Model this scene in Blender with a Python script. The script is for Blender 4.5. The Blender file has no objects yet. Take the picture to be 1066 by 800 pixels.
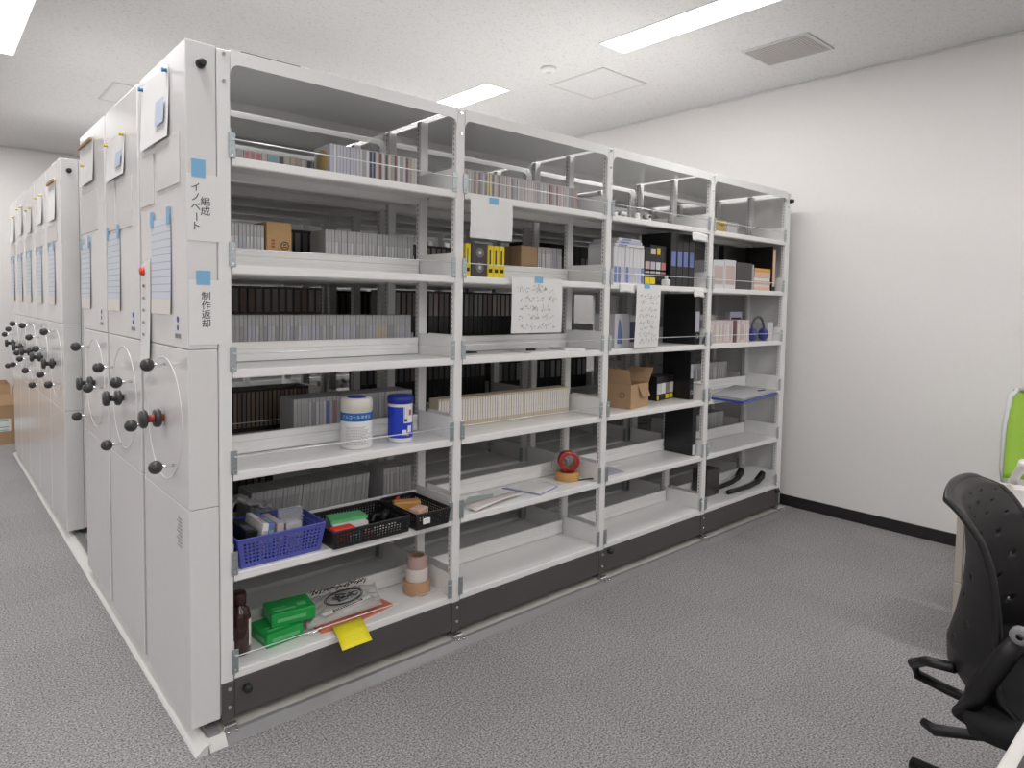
import bpy, bmesh, math, random
from mathutils import Vector, Matrix, Euler
random.seed(7)
PI = math.pi
scene = bpy.context.scene
COL = scene.collection

# ------------------------------------------------------------------ camera
CAM = dict(f=695.6248, cx=524.54, cy=353.5283, x=-0.7081, y=-2.1034, z=1.3785, yaw=0.7202, pitch=-0.0548, roll=0.0158)
def cam_axes(q):
    a, p, r = q['yaw'], q['pitch'], q['roll']
    fw = Vector((math.sin(a)*math.cos(p), math.cos(a)*math.cos(p), math.sin(p)))
    rt = Vector((math.cos(a), -math.sin(a), 0)); up = rt.cross(fw)
    return rt*math.cos(r)+up*math.sin(r), -rt*math.sin(r)+up*math.cos(r), fw
rt, up, fw = cam_axes(CAM)
cd = bpy.data.cameras.new('camera'); cam = bpy.data.objects.new('camera', cd); COL.objects.link(cam)
m = Matrix((rt, up, -fw)).transposed().to_4x4(); m.translation = (CAM['x'], CAM['y'], CAM['z'])
cam.matrix_world = m
cd.sensor_width = 36; cd.lens = CAM['f']*36/1066
cd.shift_x = (533-CAM['cx'])/1066; cd.shift_y = (CAM['cy']-400)/1066
cd.clip_start = .02
scene.camera = cam
# ------------------------------------------------------------------ world, exposure
w = bpy.data.worlds.new('world'); scene.world = w; w.use_nodes = True
w.node_tree.nodes['Background'].inputs[0].default_value = (1, .98, .96, 1)
w.node_tree.nodes['Background'].inputs[1].default_value = .3
vs = scene.view_settings
vs.view_transform = 'Standard'; vs.look = 'None'; vs.gamma = 1; vs.use_curve_mapping = False
vs.exposure = -0.05
LAMP_W = 18.0           # watts of each ceiling fitting
LAMP_COL = (1.0, .975, .965)
HC = 2.887              # ceiling height
XW = 3.81               # right wall
YB = 6.43               # back wall
XL, YF = -4.6, -7.6     # left and front wall

# ------------------------------------------------------------------ materials
MATS = {}
def mat(name, col, rough=.5, metal=0, spec=.5, noise=0, nscale=40, bump=0, bscale=200, coat=0, emit=None, estr=0, alpha=1, trans=0):
    if name in MATS: return MATS[name]
    mt = bpy.data.materials.new(name); mt.use_nodes = True
    nt = mt.node_tree; b = nt.nodes['Principled BSDF']
    b.inputs['Base Color'].default_value = (*col, 1); b.inputs['Roughness'].default_value = rough
    b.inputs['Metallic'].default_value = metal; b.inputs['Specular IOR Level'].default_value = spec
    b.inputs['Coat Weight'].default_value = coat; b.inputs['Alpha'].default_value = alpha
    b.inputs['Transmission Weight'].default_value = trans
    if emit: b.inputs['Emission Color'].default_value = (*emit, 1); b.inputs['Emission Strength'].default_value = estr
    tc = nt.nodes.new('ShaderNodeTexCoord')
    if noise or True:
        n = nt.nodes.new('ShaderNodeTexNoise'); n.inputs['Scale'].default_value = nscale; n.inputs['Detail'].default_value = 3
        nt.links.new(tc.outputs['Object'], n.inputs['Vector'])
        mx = nt.nodes.new('ShaderNodeMix'); mx.data_type = 'RGBA'
        k = noise if noise else .02
        mx.inputs['A'].default_value = (*[max(0, c*(1-k)) for c in col], 1)
        mx.inputs['B'].default_value = (*[min(1, c*(1+k)) for c in col], 1)
        nt.links.new(n.outputs['Fac'], mx.inputs['Factor']); nt.links.new(mx.outputs['Result'], b.inputs['Base Color'])
    if bump:
        n2 = nt.nodes.new('ShaderNodeTexNoise'); n2.inputs['Scale'].default_value = bscale; n2.inputs['Detail'].default_value = 2
        nt.links.new(tc.outputs['Object'], n2.inputs['Vector'])
        bp = nt.nodes.new('ShaderNodeBump'); bp.inputs['Strength'].default_value = bump; bp.inputs['Distance'].default_value = .004
        nt.links.new(n2.outputs['Fac'], bp.inputs['Height']); nt.links.new(bp.outputs['Normal'], b.inputs['Normal'])
    MATS[name] = mt; return mt

def carpet_mat():
    mt = bpy.data.materials.new('carpet'); mt.use_nodes = True; nt = mt.node_tree; b = nt.nodes['Principled BSDF']
    b.inputs['Roughness'].default_value = .95; b.inputs['Specular IOR Level'].default_value = .1
    tc = nt.nodes.new('ShaderNodeTexCoord')
    n = nt.nodes.new('ShaderNodeTexNoise'); n.inputs['Scale'].default_value = 150; n.inputs['Detail'].default_value = 3; n.inputs['Roughness'].default_value = .7
    nt.links.new(tc.outputs['Object'], n.inputs['Vector'])
    r = nt.nodes.new('ShaderNodeValToRGB'); e = r.color_ramp.elements
    e[0].position = .34; e[0].color = (.085, .083, .087, 1); e[1].position = .66; e[1].color = (.50, .485, .49, 1)
    nt.links.new(n.outputs['Fac'], r.inputs['Fac'])
    big = nt.nodes.new('ShaderNodeTexNoise'); big.inputs['Scale'].default_value = 2.2
    nt.links.new(tc.outputs['Object'], big.inputs['Vector'])
    # carpet tiles: alternate 0.5 m squares a touch darker
    ck = nt.nodes.new('ShaderNodeTexChecker'); ck.inputs['Scale'].default_value = 2.0
    ck.inputs['Color1'].default_value = (1, 1, 1, 1); ck.inputs['Color2'].default_value = (.955, .955, .955, 1)
    nt.links.new(tc.outputs['Object'], ck.inputs['Vector'])
    m1 = nt.nodes.new('ShaderNodeMix'); m1.data_type = 'RGBA'; m1.blend_type = 'MULTIPLY'; m1.inputs['Factor'].default_value = 1
    nt.links.new(r.outputs['Color'], m1.inputs['A']); nt.links.new(ck.outputs['Color'], m1.inputs['B'])
    nt.links.new(m1.outputs['Result'], b.inputs['Base Color'])
    bp = nt.nodes.new('ShaderNodeBump'); bp.inputs['Strength'].default_value = .5; bp.inputs['Distance'].default_value = .003
    nt.links.new(n.outputs['Fac'], bp.inputs['Height']); nt.links.new(bp.outputs['Normal'], b.inputs['Normal'])
    MATS['carpet'] = mt; return mt

def ceiling_mat():
    mt = bpy.data.materials.new('ceiling_board'); mt.use_nodes = True; nt = mt.node_tree; b = nt.nodes['Principled BSDF']
    b.inputs['Roughness'].default_value = .9; b.inputs['Specular IOR Level'].default_value = .15
    tc = nt.nodes.new('ShaderNodeTexCoord')
    n = nt.nodes.new('ShaderNodeTexNoise'); n.inputs['Scale'].default_value = 75; n.inputs['Detail'].default_value = 4; n.inputs['Roughness'].default_value = .65
    nt.links.new(tc.outputs['Object'], n.inputs['Vector'])
    r = nt.nodes.new('ShaderNodeValToRGB'); e = r.color_ramp.elements
    e[0].position = .32; e[0].color = (.60, .59, .58, 1); e[1].position = .46; e[1].color = (.76, .75, .745, 1)
    nt.links.new(n.outputs['Fac'], r.inputs['Fac']); nt.links.new(r.outputs['Color'], b.inputs['Base Color'])
    bp = nt.nodes.new('ShaderNodeBump'); bp.inputs['Strength'].default_value = .25; bp.inputs['Distance'].default_value = .003
    nt.links.new(n.outputs['Fac'], bp.inputs['Height']); nt.links.new(bp.outputs['Normal'], b.inputs['Normal'])
    MATS['ceiling_board'] = mt; return mt

def post_mat():
    # white painted post with a column of punched slots on its two side faces
    mt = bpy.data.materials.new('slotted_post'); mt.use_nodes = True; nt = mt.node_tree; b = nt.nodes['Principled BSDF']
    b.inputs['Roughness'].default_value = .35
    tc = nt.nodes.new('ShaderNodeTexCoord'); sp = nt.nodes.new('ShaderNodeSeparateXYZ'); sn = nt.nodes.new('ShaderNodeSeparateXYZ')
    nt.links.new(tc.outputs['Object'], sp.inputs[0]); nt.links.new(tc.outputs['Normal'], sn.inputs[0])
    def math_(op, a, bb):
        nd = nt.nodes.new('ShaderNodeMath'); nd.operation = op
        for i, v in enumerate((a, bb)):
            if v is None: continue
            if isinstance(v, (int, float)): nd.inputs[i].default_value = v
            else: nt.links.new(v, nd.inputs[i])
        return nd.outputs[0]
    fr = math_('FRACT', math_('DIVIDE', sp.outputs['Z'], .0195), None)
    a1 = math_('LESS_THAN', fr, .52)
    a2 = math_('LESS_THAN', math_('ABSOLUTE', math_('SUBTRACT', sp.outputs['Y'], .004), None), .0022)
    a3 = math_('GREATER_THAN', math_('ABSOLUTE', sn.outputs['X'], None), .9)
    f = math_('MULTIPLY', math_('MULTIPLY', a1, a2), a3)
    mx = nt.nodes.new('ShaderNodeMix'); mx.data_type = 'RGBA'
    mx.inputs['A'].default_value = (.82, .82, .81, 1); mx.inputs['B'].default_value = (.14, .14, .15, 1)
    nt.links.new(f, mx.inputs['Factor']); nt.links.new(mx.outputs['Result'], b.inputs['Base Color'])
    MATS['slotted_post'] = mt; return mt

def table_mat(name, base, line, rows, cols, hlo=.16):
    # printed table: thin rules in object space, x across 0..1 and z up 0..1 (mesh is unit sized then scaled)
    mt = bpy.data.materials.new(name); mt.use_nodes = True; nt = mt.node_tree; b = nt.nodes['Principled BSDF']
    b.inputs['Roughness'].default_value = .8; b.inputs['Specular IOR Level'].default_value = .2
    tc = nt.nodes.new('ShaderNodeTexCoord'); sp = nt.nodes.new('ShaderNodeSeparateXYZ'); nt.links.new(tc.outputs['Generated'], sp.inputs[0])
    def math_(op, a, bb=None):
        nd = nt.nodes.new('ShaderNodeMath'); nd.operation = op
        for i, v in enumerate((a, bb)):
            if v is None: continue
            if isinstance(v, (int, float)): nd.inputs[i].default_value = v
            else: nt.links.new(v, nd.inputs[i])
        return nd.outputs[0]
    v = sp.outputs['Z']
    inb = math_('MULTIPLY', math_('GREATER_THAN', v, hlo), math_('LESS_THAN', v, .93))
    lr = math_('LESS_THAN', math_('FRACT', math_('MULTIPLY', v, rows)), .1)
    mx = nt.nodes.new('ShaderNodeMix'); mx.data_type = 'RGBA'
    mx.inputs['A'].default_value = (*base, 1); mx.inputs['B'].default_value = (*line, 1)
    nt.links.new(math_('MULTIPLY', lr, inb), mx.inputs['Factor'])
    m2 = nt.nodes.new('ShaderNodeMix'); m2.data_type = 'RGBA'
    m2.inputs['A'].default_value = (.80, .77, .72, 1); nt.links.new(mx.outputs['Result'], m2.inputs['B'])
    nt.links.new(math_('GREATER_THAN', v, hlo), m2.inputs['Factor'])
    nt.links.new(m2.outputs['Result'], b.inputs['Base Color'])
    MATS[name] = mt; return mt

carpet_mat(); ceiling_mat(); post_mat()
table_mat('printed_table', (.70, .74, .80), (.42, .49, .60), 13, 3)
M = lambda n: MATS[n]
mat('wall_paint', (.83, .81, .80), .75, spec=.3, bump=.12, bscale=300)
mat('white_paint', (.86, .86, .85), .3)
mat('panel_paint', (.76, .75, .745), .2, coat=.15)
mat('plate_grey', (.70, .68, .67), .4)
mat('gap_dark', (.16, .16, .16), .8)
mat('slot_dark', (.04, .04, .04), .8)
mat('zinc', (.44, .50, .52), .35, metal=.85, noise=.3, nscale=90)
mat('chrome', (.8, .8, .8), .2, metal=1)
mat('rod_steel', (.82, .85, .87), .3, metal=.6)
mat('plinth', (.085, .078, .078), .42, noise=.05)
mat('edge_steel', (.25, .248, .255), .42, metal=.3, noise=.08)
mat('platform_top', (.50, .49, .46), .6, noise=.05)
mat('ramp_white', (.66, .66, .64), .4)
mat('rubber', (.018, .018, .02), .6)
mat('knob_plastic', (.045, .04, .042), .38, noise=.1)
mat('red_plastic', (.45, .04, .04), .4)
mat('baseboard', (.018, .016, .018), .4)
mat('paper', (.82, .82, .81), .85, spec=.2)
mat('paper_pink', (.80, .73, .71), .8, spec=.2)
mat('print_blue', (.52, .58, .72), .8)
mat('tape_blue', (.22, .48, .72), .6)
mat('ink', (.03, .03, .035), .7)
mat('ink_grey', (.32, .32, .34), .8)
mat('ink_blue', (.08, .1, .4), .7)
mat('ink_red', (.5, .12, .1), .8)
mat('pin_blue', (.05, .22, .45), .35)
mat('pin_yellow', (.65, .5, .1), .4)
mat('wood_clip', (.42, .27, .12), .6, noise=.15)
mat('magnet_red', (.75, .05, .04), .4)
mat('lamp_diffuser', (.9, .9, .9), .5, emit=(1, .985, .97), estr=5.0)
mat('lamp_frame', (.8, .8, .79), .4)
mat('trim_grey', (.62, .61, .60), .5)
mat('cornice', (.74, .73, .72), .6)
mat('vent_grey', (.56, .44, .43), .5)
mat('case_clear', (.50, .50, .51), .22, noise=.06, nscale=60)
mat('case_black', (.012, .012, .013), .3)
mat('case_dark', (.05, .045, .045), .35)
mat('cardboard', (.46, .30, .17), .8, noise=.08, nscale=25)
mat('cardboard_in', (.36, .24, .14), .85, noise=.08)
mat('kraft_orange', (.60, .38, .18), .8, noise=.05)
mat('white_plastic', (.78, .78, .77), .35)
mat('cream_plastic', (.74, .71, .64), .4)
mat('band_blue', (.02, .14, .42), .35)
mat('lid_blue', (.012, .03, .30), .3)
mat('film_blue', (.015, .05, .55), .3)
mat('basket_blue', (.085, .10, .42), .4)
mat('basket_black', (.012, .012, .013), .4)
mat('bottle_brown', (.035, .010, .008), .12, coat=.3)
mat('cap_brown', (.05, .012, .012), .4)
mat('green_box', (.01, .33, .06), .35, noise=.1)
mat('green_box_light', (.12, .5, .2), .4)
mat('orange_folder', (.68, .19, .11), .55)
mat('yellow_note', (.85, .74, .02), .6)
mat('tape_tan', (.52, .31, .18), .35)
mat('tape_pink', (.52, .36, .33), .3)
mat('cup_white', (.74, .68, .64), .5)
mat('bag_film', (.72, .72, .70), .25, alpha=.55)
mat('yellow_case', (.80, .62, .01), .4)
mat('reel_grey', (.16, .16, .165), .4)
mat('paper_green', (.50, .58, .56), .7)
mat('edge_purple', (.30, .30, .48), .6)
mat('tape_red_film', (.40, .02, .02), .15, coat=.4)
mat('tape_orange', (.62, .33, .10), .35)
mat('navy', (.02, .025, .10), .45)
mat('folder_blue', (.03, .08, .38), .35)
mat('folder_grey', (.42, .42, .44), .4)
mat('brown_dish', (.40, .29, .10), .4, noise=.2)
mat('book_pink', (.62, .54, .54), .6, noise=.08)
mat('book_maroon', (.16, .07, .07), .6)
mat('orange_paper', (.78, .40, .08), .6)
mat('salmon_paper', (.78, .52, .40), .7)
mat('phone_blue', (.05, .06, .26), .4)
mat('shell_black', (.007, .0065, .007), .42)
mat('pad_black', (.006, .006, .007), .8)
mat('frame_grey', (.22, .22, .23), .45)
mat('mesh_green', (.30, .50, .05), .6, noise=.1, nscale=200)
mat('frame_white', (.62, .63, .64), .35)
mat('desk_white', (.66, .64, .61), .45)
mat('desk_panel', (.44, .42, .40), .5)
mat('leg_beige', (.50, .45, .38), .45)
mat('desk_mat', (.05, .045, .055), .5)
mat('cable', (.02, .02, .02), .5)
mat('device_white', (.74, .72, .70), .35)
mat('device_red', (.55, .35, .3), .4)
mat('tray_clear', (.62, .63, .64), .15, alpha=.35)
SPINES = {}
def spine(name, col):
    return mat('spine_'+name, col, .5, noise=.1, nscale=120)
for n, c in dict(white=(.66, .66, .68), pale=(.55, .55, .56), lilac=(.50, .50, .60), grey=(.36, .36, .37), mid=(.44, .43, .43),
                 dark=(.10, .10, .11), navy=(.05, .06, .14), pink=(.55, .44, .42), rose=(.50, .20, .20), teal=(.22, .45, .44),
                 sand=(.58, .50, .38), yellow=(.66, .60, .28), cream=(.70, .64, .58), blue=(.16, .22, .50), brown=(.20, .13, .10),
                 tan=(.36, .28, .22), maroon=(.22, .08, .08), greytan=(.26, .22, .21), label=(.74, .72, .70)).items():
    spine(n, c)

# ------------------------------------------------------------------ mesh helpers
class MB:
    def __init__(s): s.bm = bmesh.new(); s.mats = []
    def mi(s, m):
        if m not in s.mats: s.mats.append(m)
        return s.mats.index(m)
    def _tag(s, faces, m, smooth=False):
        k = s.mi(m)
        for f in faces: f.material_index = k; f.smooth = smooth
    def box(s, a, b, m, bev=0, seg=1, mx=None):
        c = [(a[i]+b[i])/2 for i in range(3)]; d = [abs(b[i]-a[i]) for i in range(3)]
        r = bmesh.ops.create_cube(s.bm, size=1); vs_ = r['verts']
        bmesh.ops.scale(s.bm, vec=d, verts=vs_); bmesh.ops.translate(s.bm, vec=c, verts=vs_)
        fs = list({f for v in vs_ for f in v.link_faces})
        if bev:
            es = list({e for f in fs for e in f.edges})
            n = bmesh.ops.bevel(s.bm, geom=es, offset=min(bev, min(d)*.45), segments=seg, affect='EDGES', profile=.5)
            vs_ = list({v for v in n['verts']}); fs = list({f for v in vs_ for f in v.link_faces})
        if mx is not None: bmesh.ops.transform(s.bm, matrix=mx, verts=list({v for f in fs for v in f.verts}))
        s._tag(fs, m); return fs
    def cyl(s, p0, p1, r0, m, r1=None, seg=16, smooth=True, cap=True):
        p0, p1 = Vector(p0), Vector(p1); d = p1-p0; L = d.length
        q = d.to_track_quat('Z', 'Y').to_matrix().to_4x4(); q.translation = (p0+p1)/2
        r = bmesh.ops.create_cone(s.bm, cap_ends=cap, segments=seg, radius1=r0, radius2=r0 if r1 is None else r1, depth=L, matrix=q)
        fs = list({f for v in r['verts'] for f in v.link_faces}); s._tag(fs, m)
        for f in fs:
            if len(f.verts) == 4: f.smooth = smooth
        return fs
    def sphere(s, c, r, m, sc=(1, 1, 1), seg=16):
        mx = Matrix.Translation(c) @ Matrix.Diagonal((*sc, 1))
        q = bmesh.ops.create_uvsphere(s.bm, u_segments=seg, v_segments=max(6, seg//2+2), radius=r, matrix=mx)
        s._tag({f for v in q['verts'] for f in v.link_faces}, m, True)
    def lathe(s, prof, m, seg=28, mx=None, ms=None):
        rings = []
        for (r, z) in prof:
            if r < 1e-6: rings.append([s.bm.verts.new((0, 0, z))])
            else: rings.append([s.bm.verts.new((r*math.cos(2*PI*i/seg), r*math.sin(2*PI*i/seg), z)) for i in range(seg)])
        nv = [v for r in rings for v in r]
        for k in range(len(rings)-1):
            A, B = rings[k], rings[k+1]; fs = []
            for i in range(seg):
                j = (i+1) % seg
                if len(A) == 1 and len(B) == 1: continue
                if len(A) == 1: fs.append(s.bm.faces.new((A[0], B[j], B[i])))
                elif len(B) == 1: fs.append(s.bm.faces.new((A[i], A[j], B[0])))
                else: fs.append(s.bm.faces.new((A[i], A[j], B[j], B[i])))
            s._tag(fs, ms[k] if ms else m, True)
        if mx is not None: bmesh.ops.transform(s.bm, matrix=mx, verts=nv)
    def tube(s, pts, r, m, seg=8, closed=False):
        pts = [Vector(p) for p in pts]; n = len(pts); rings = []
        for i, p in enumerate(pts):
            a = pts[(i-1) % n] if (closed or i > 0) else p; b = pts[(i+1) % n] if (closed or i < n-1) else p
            q = (b-a).normalized().to_track_quat('Z', 'Y'); rr = r[i] if isinstance(r, (list, tuple)) else r
            rings.append([s.bm.verts.new(p+q @ Vector((rr*math.cos(2*PI*k/seg), rr*math.sin(2*PI*k/seg), 0))) for k in range(seg)])
        fs = []
        for i in range(n if closed else n-1):
            A, B = rings[i], rings[(i+1) % n]
            for k in range(seg):
                j = (k+1) % seg; fs.append(s.bm.faces.new((A[k], A[j], B[j], B[k])))
        if not closed: fs.append(s.bm.faces.new(rings[0][::-1])); fs.append(s.bm.faces.new(rings[-1]))
        s._tag(fs, m, True)
    def face(s, pts, m, smooth=False):
        f = s.bm.faces.new([s.bm.verts.new(p) for p in pts]); s._tag([f], m, smooth); return f
    def prism(s, poly, axis, a, b, m):
        # polygon in the two other axes, extruded along axis from a to b
        def P(u, v, t): return {'x': (t, u, v), 'y': (u, t, v), 'z': (u, v, t)}[axis]
        A = [s.bm.verts.new(P(u, v, a)) for u, v in poly]; B = [s.bm.verts.new(P(u, v, b)) for u, v in poly]
        fs = [s.bm.faces.new(A), s.bm.faces.new(B[::-1])]
        for i in range(len(poly)):
            j = (i+1) % len(poly); fs.append(s.bm.faces.new((A[i], B[i], B[j], A[j])))
        s._tag(fs, m); return fs
    def grid(s, fn, nu, nv, m, skip=None, smooth=True, cell=None):
        V = [[s.bm.verts.new(fn(i/nu, j/nv)) for j in range(nv+1)] for i in range(nu+1)]
        fs = [s.bm.faces.new((V[i][j], V[i+1][j], V[i+1][j+1], V[i][j+1])) for i in range(nu) for j in range(nv) if not (skip and skip(i, j))]
        s._tag(fs, m, smooth)
    def mesh(s, name):
        bmesh.ops.recalc_face_normals(s.bm, faces=s.bm.faces[:])
        me = bpy.data.meshes.new(name); s.bm.to_mesh(me); s.bm.free()
        for m_ in s.mats: me.materials.append(MATS[m_])
        return me
    def build(s, name, parent=None, loc=(0, 0, 0), rot=(0, 0, 0), solid=0):
        o = obj(name, s.mesh(name), parent, loc, rot)
        if solid:
            md = o.modifiers.new('solid', 'SOLIDIFY'); md.thickness = solid; md.offset = 0
        return o
def obj(name, me, parent=None, loc=(0, 0, 0), rot=(0, 0, 0)):
    o = bpy.data.objects.new(name, me); COL.objects.link(o); o.parent = parent
    o.location = loc; o.rotation_euler = rot; return o
def empty(name, loc=(0, 0, 0), rz=0):
    o = bpy.data.objects.new(name, None); COL.objects.link(o); o.location = loc; o.rotation_euler = (0, 0, rz); o.empty_display_size = .1; return o
def tag(o, label, cat, group=None):
    o['label'] = label; o['category'] = cat
    if group: o['group'] = group
    return o
def structure(o): o['kind'] = 'structure'; return o
def box_mesh(name, a, b, m, bev=0, seg=1):
    k = MB(); k.box(a, b, m, bev, seg); return k.mesh(name)
def text_mesh(body, size, m, align='CENTER', sx=1, ext=.0003):
    cu = bpy.data.curves.new('lettering', 'FONT'); cu.body = body; cu.size = size; cu.align_x = align; cu.align_y = 'CENTER'
    cu.extrude = ext; cu.resolution_u = 3
    o = bpy.data.objects.new('lettering', cu); COL.objects.link(o)
    dg = bpy.context.evaluated_depsgraph_get(); dg.update()
    me = bpy.data.meshes.new_from_object(o.evaluated_get(dg)); bpy.data.objects.remove(o); bpy.data.curves.remove(cu)
    me.materials.clear(); me.materials.append(MATS[m])
    if sx != 1:
        for v in me.vertices: v.co.x *= sx
    return me
FRONT = (PI/2, 0, 0)          # text facing -Y
SIDE = (PI/2, 0, -PI/2)       # text facing -X
def scribble(mb, x0, x1, z0, z1, rows, m, rnd, th=.0011, y=-.0006, fill=.75, ax='xz'):
    # lines of small handwritten-looking strokes on a sheet
    rh = (z1-z0)/rows
    for r in range(rows):
        zc = z1-(r+.5)*rh; x = x0+rnd.random()*(x1-x0)*.1; end = x0+(x1-x0)*(fill+rnd.random()*(1-fill))
        while x < end:
            cw = rh*(.45+.3*rnd.random())
            for k in range(rnd.randint(2, 4)):
                ax_, az = x+rnd.random()*cw, zc+(rnd.random()-.5)*rh*.6
                ang = rnd.choice([0, PI/2, PI/4, -PI/4, .2]); L = cw*(.3+.5*rnd.random())
                dx, dz = math.cos(ang)*L/2, math.sin(ang)*L/2; nx, nz = -math.sin(ang)*th/2, math.cos(ang)*th/2
                q = [(ax_-dx-nx, az-dz-nz), (ax_+dx-nx, az+dz-nz), (ax_+dx+nx, az+dz+nz), (ax_-dx+nx, az-dz+nz)]
                if ax == 'xz': mb.face([(u, y, v) for u, v in q], m)
                else: mb.face([(u, v, y) for u, v in q], m)
            x += cw*(1.25 if rnd.random() > .12 else 2.4)

# ------------------------------------------------------------------ room shell
structure(obj('floor', box_mesh('floor', (XL, YF, -.1), (XW, YB, 0), 'carpet')))
structure(obj('ceiling', box_mesh('ceiling', (XL, YF, HC), (XW, YB, HC+.1), 'ceiling_board')))
structure(obj('wall_right', box_mesh('wall_right', (XW, YF, 0), (XW+.1, YB, HC), 'wall_paint')))
structure(obj('wall_back', box_mesh('wall_back', (XL, YB, 0), (XW, YB+.1, HC), 'wall_paint')))
structure(obj('wall_left', box_mesh('wall_left', (XL-.1, YF, 0), (XL, YB, HC), 'wall_paint')))
structure(obj('wall_front', box_mesh('wall_front', (XL, YF-.1, 0), (XW, YF, HC), 'wall_paint')))
structure(obj('baseboard_right', box_mesh('baseboard_right', (XW-.008, YF, 0), (XW-.0005, YB, .075), 'baseboard', .002)))
structure(obj('baseboard_back', box_mesh('baseboard_back', (XL, YB-.008, 0), (XW-.01, YB-.0005, .075), 'baseboard', .002)))
structure(obj('trim_1', box_mesh('trim_1', (XW-.012, YF, HC-.012), (XW-.0005, YB, HC-.0005), 'cornice', .002)))
structure(obj('trim_2', box_mesh('trim_2', (XL, YB-.012, HC-.012), (XW-.014, YB-.0005, HC-.0005), 'cornice', .002)))

# ceiling lamps: recessed-look fluorescent fittings with a bright diffuser
def ceiling_lamp(x, y0, y1, label):
    t = tag(empty('ceiling_lamp', ((x), (y0+y1)/2, HC)), label, 'ceiling light', 'fluorescent ceiling lights')
    L = (y1-y0)/2; wd = .105
    k = MB()
    k.box((-wd-.008, -L-.008, -.004), (-wd, L+.008, 0), 'lamp_frame'); k.box((wd, -L-.008, -.004), (wd+.008, L+.008, 0), 'lamp_frame')
    k.box((-wd, -L-.008, -.004), (wd, -L, 0), 'lamp_frame'); k.box((-wd, L, -.004), (wd, L+.008, 0), 'lamp_frame')
    k.build('lamp_frame', t)
    obj('diffuser', box_mesh('diffuser', (-wd, -L, -.0045), (wd, L, -.001), 'lamp_diffuser'), t)
    ld = bpy.data.lights.new('lamp_light', 'AREA'); ld.shape = 'RECTANGLE'; ld.size = wd*2; ld.size_y = L*2
    ld.energy = LAMP_W*(y1-y0)/1.25; ld.color = LAMP_COL
    lo = bpy.data.objects.new('lamp_light', ld); COL.objects.link(lo); lo.parent = t; lo.location = (0, 0, -.008)
ceiling_lamp(2.405, -.735, .517, 'long bright ceiling light left of the square ceiling grille')
ceiling_lamp(2.38, 1.522, 2.772, 'bright ceiling light partly hidden behind the shelving top edge')
ceiling_lamp(-.325, 1.92, 3.17, 'bright ceiling light cut off by the top left corner of the photo')
ceiling_lamp(-.325, 4.23, 5.75, 'farthest ceiling light near the back wall at the left edge')
ceiling_lamp(2.39, 3.78, 5.03, 'ceiling light deep behind the shelving rows toward the back wall')
ceiling_lamp(-.325, -.39, .86, 'ceiling light above the aisle just left of the viewer')
ceiling_lamp(-.325, -2.7, -1.45, 'ceiling light directly above the viewer')
ceiling_lamp(2.39, -3.0, -1.75, 'ceiling light above the desks on the right')
ceiling_lamp(-3.0, -.39, .86, 'ceiling light over the open floor on the far left')
ceiling_lamp(-3.0, 1.92, 3.17, 'ceiling light over the left part of the room beside the cabinets')
ceiling_lamp(-3.0, -2.7, -1.45, 'ceiling light at the left behind the viewer')
ceiling_lamp(-3.0, 4.23, 5.75, 'unseen ceiling light added to brighten the far left corner by the back wall')  # added out of view to lift the dark far left of the ceiling
ceiling_lamp(-.325, -5.0, -3.75, 'unseen ceiling light added well behind the viewer to brighten the shelf fronts')  # added behind the camera so the shelf fronts get more light
ceiling_lamp(2.39, -5.3, -4.05, 'unseen fill ceiling light added behind the viewer on the desk side')  # extra unseen fill from the camera side, over the desks
ceiling_lamp(-3.0, -5.0, -3.75, 'unseen fill ceiling light added behind the viewer on the left side')  # extra unseen fill from the camera side, on the left
ceiling_lamp(-.325, -7.3, -6.05, 'unseen fill ceiling light added at the front wall behind the viewer')  # invented fitting out of view, more front light and bounce
ceiling_lamp(2.39, -7.4, -6.15, 'unseen fill ceiling light added in the front corner on the desk side')  # invented fitting out of view, front fill from the desk side

# ceiling hatches, grille, smoke detector, slot
def hatch(x0, x1, y0, y1, label):
    t = tag(empty('ceiling_hatch', ((x0+x1)/2, (y0+y1)/2, HC)), label, 'ceiling hatch', 'square ceiling hatches')
    a, b = (x1-x0)/2, (y1-y0)/2; k = MB(); f = .018
    k.box((-a, -b, -.004), (a, -b+f, 0), 'trim_grey'); k.box((-a, b-f, -.004), (a, b, 0), 'trim_grey')
    k.box((-a, -b+f, -.004), (-a+f, b-f, 0), 'trim_grey'); k.box((a-f, -b+f, -.004), (a, b-f, 0), 'trim_grey'); k.build('hatch_frame', t)
    obj('hatch_panel', box_mesh('hatch_panel', (-a+f, -b+f, -.0025), (a-f, b-f, 0), 'ceiling_board'), t)
hatch(2.612, 3.07, .762, 1.25, 'square ceiling hatch beside the smoke detector')
hatch(.365, .825, 3.32, 3.87, 'square ceiling hatch above the tall cabinets on the left')
vt = tag(empty('ceiling_vent', (3.163, -.17, HC)), 'square louvred ceiling grille near the right wall', 'vent')
a, b = .168, .197
k = MB()
k.box((-a, -b, -.008), (a, -b+.014, 0), 'trim_grey'); k.box((-a, b-.014, -.008), (a, b, 0), 'trim_grey')
k.box((-a, -b+.014, -.008), (-a+.014, b-.014, 0), 'trim_grey'); k.box((a-.014, -b+.014, -.008), (a, b-.014, 0), 'trim_grey'); k.build('vent_frame', vt)
obj('vent_back', box_mesh('vent_back', (-a+.014, -b+.014, -.0015), (a-.014, b-.014, 0), 'vent_grey'), vt)
sl = box_mesh('slat', (-a+.014, -.0035, -.006), (a-.014, .0035, -.0016), 'trim_grey')
for i in range(24): obj('slat', sl, vt, (0, -b+.022+i*.0152, 0))
sd = tag(empty('smoke_detector', (2.374, 1.017, HC)), 'small round white smoke detector on the ceiling', 'smoke detector')
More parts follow.
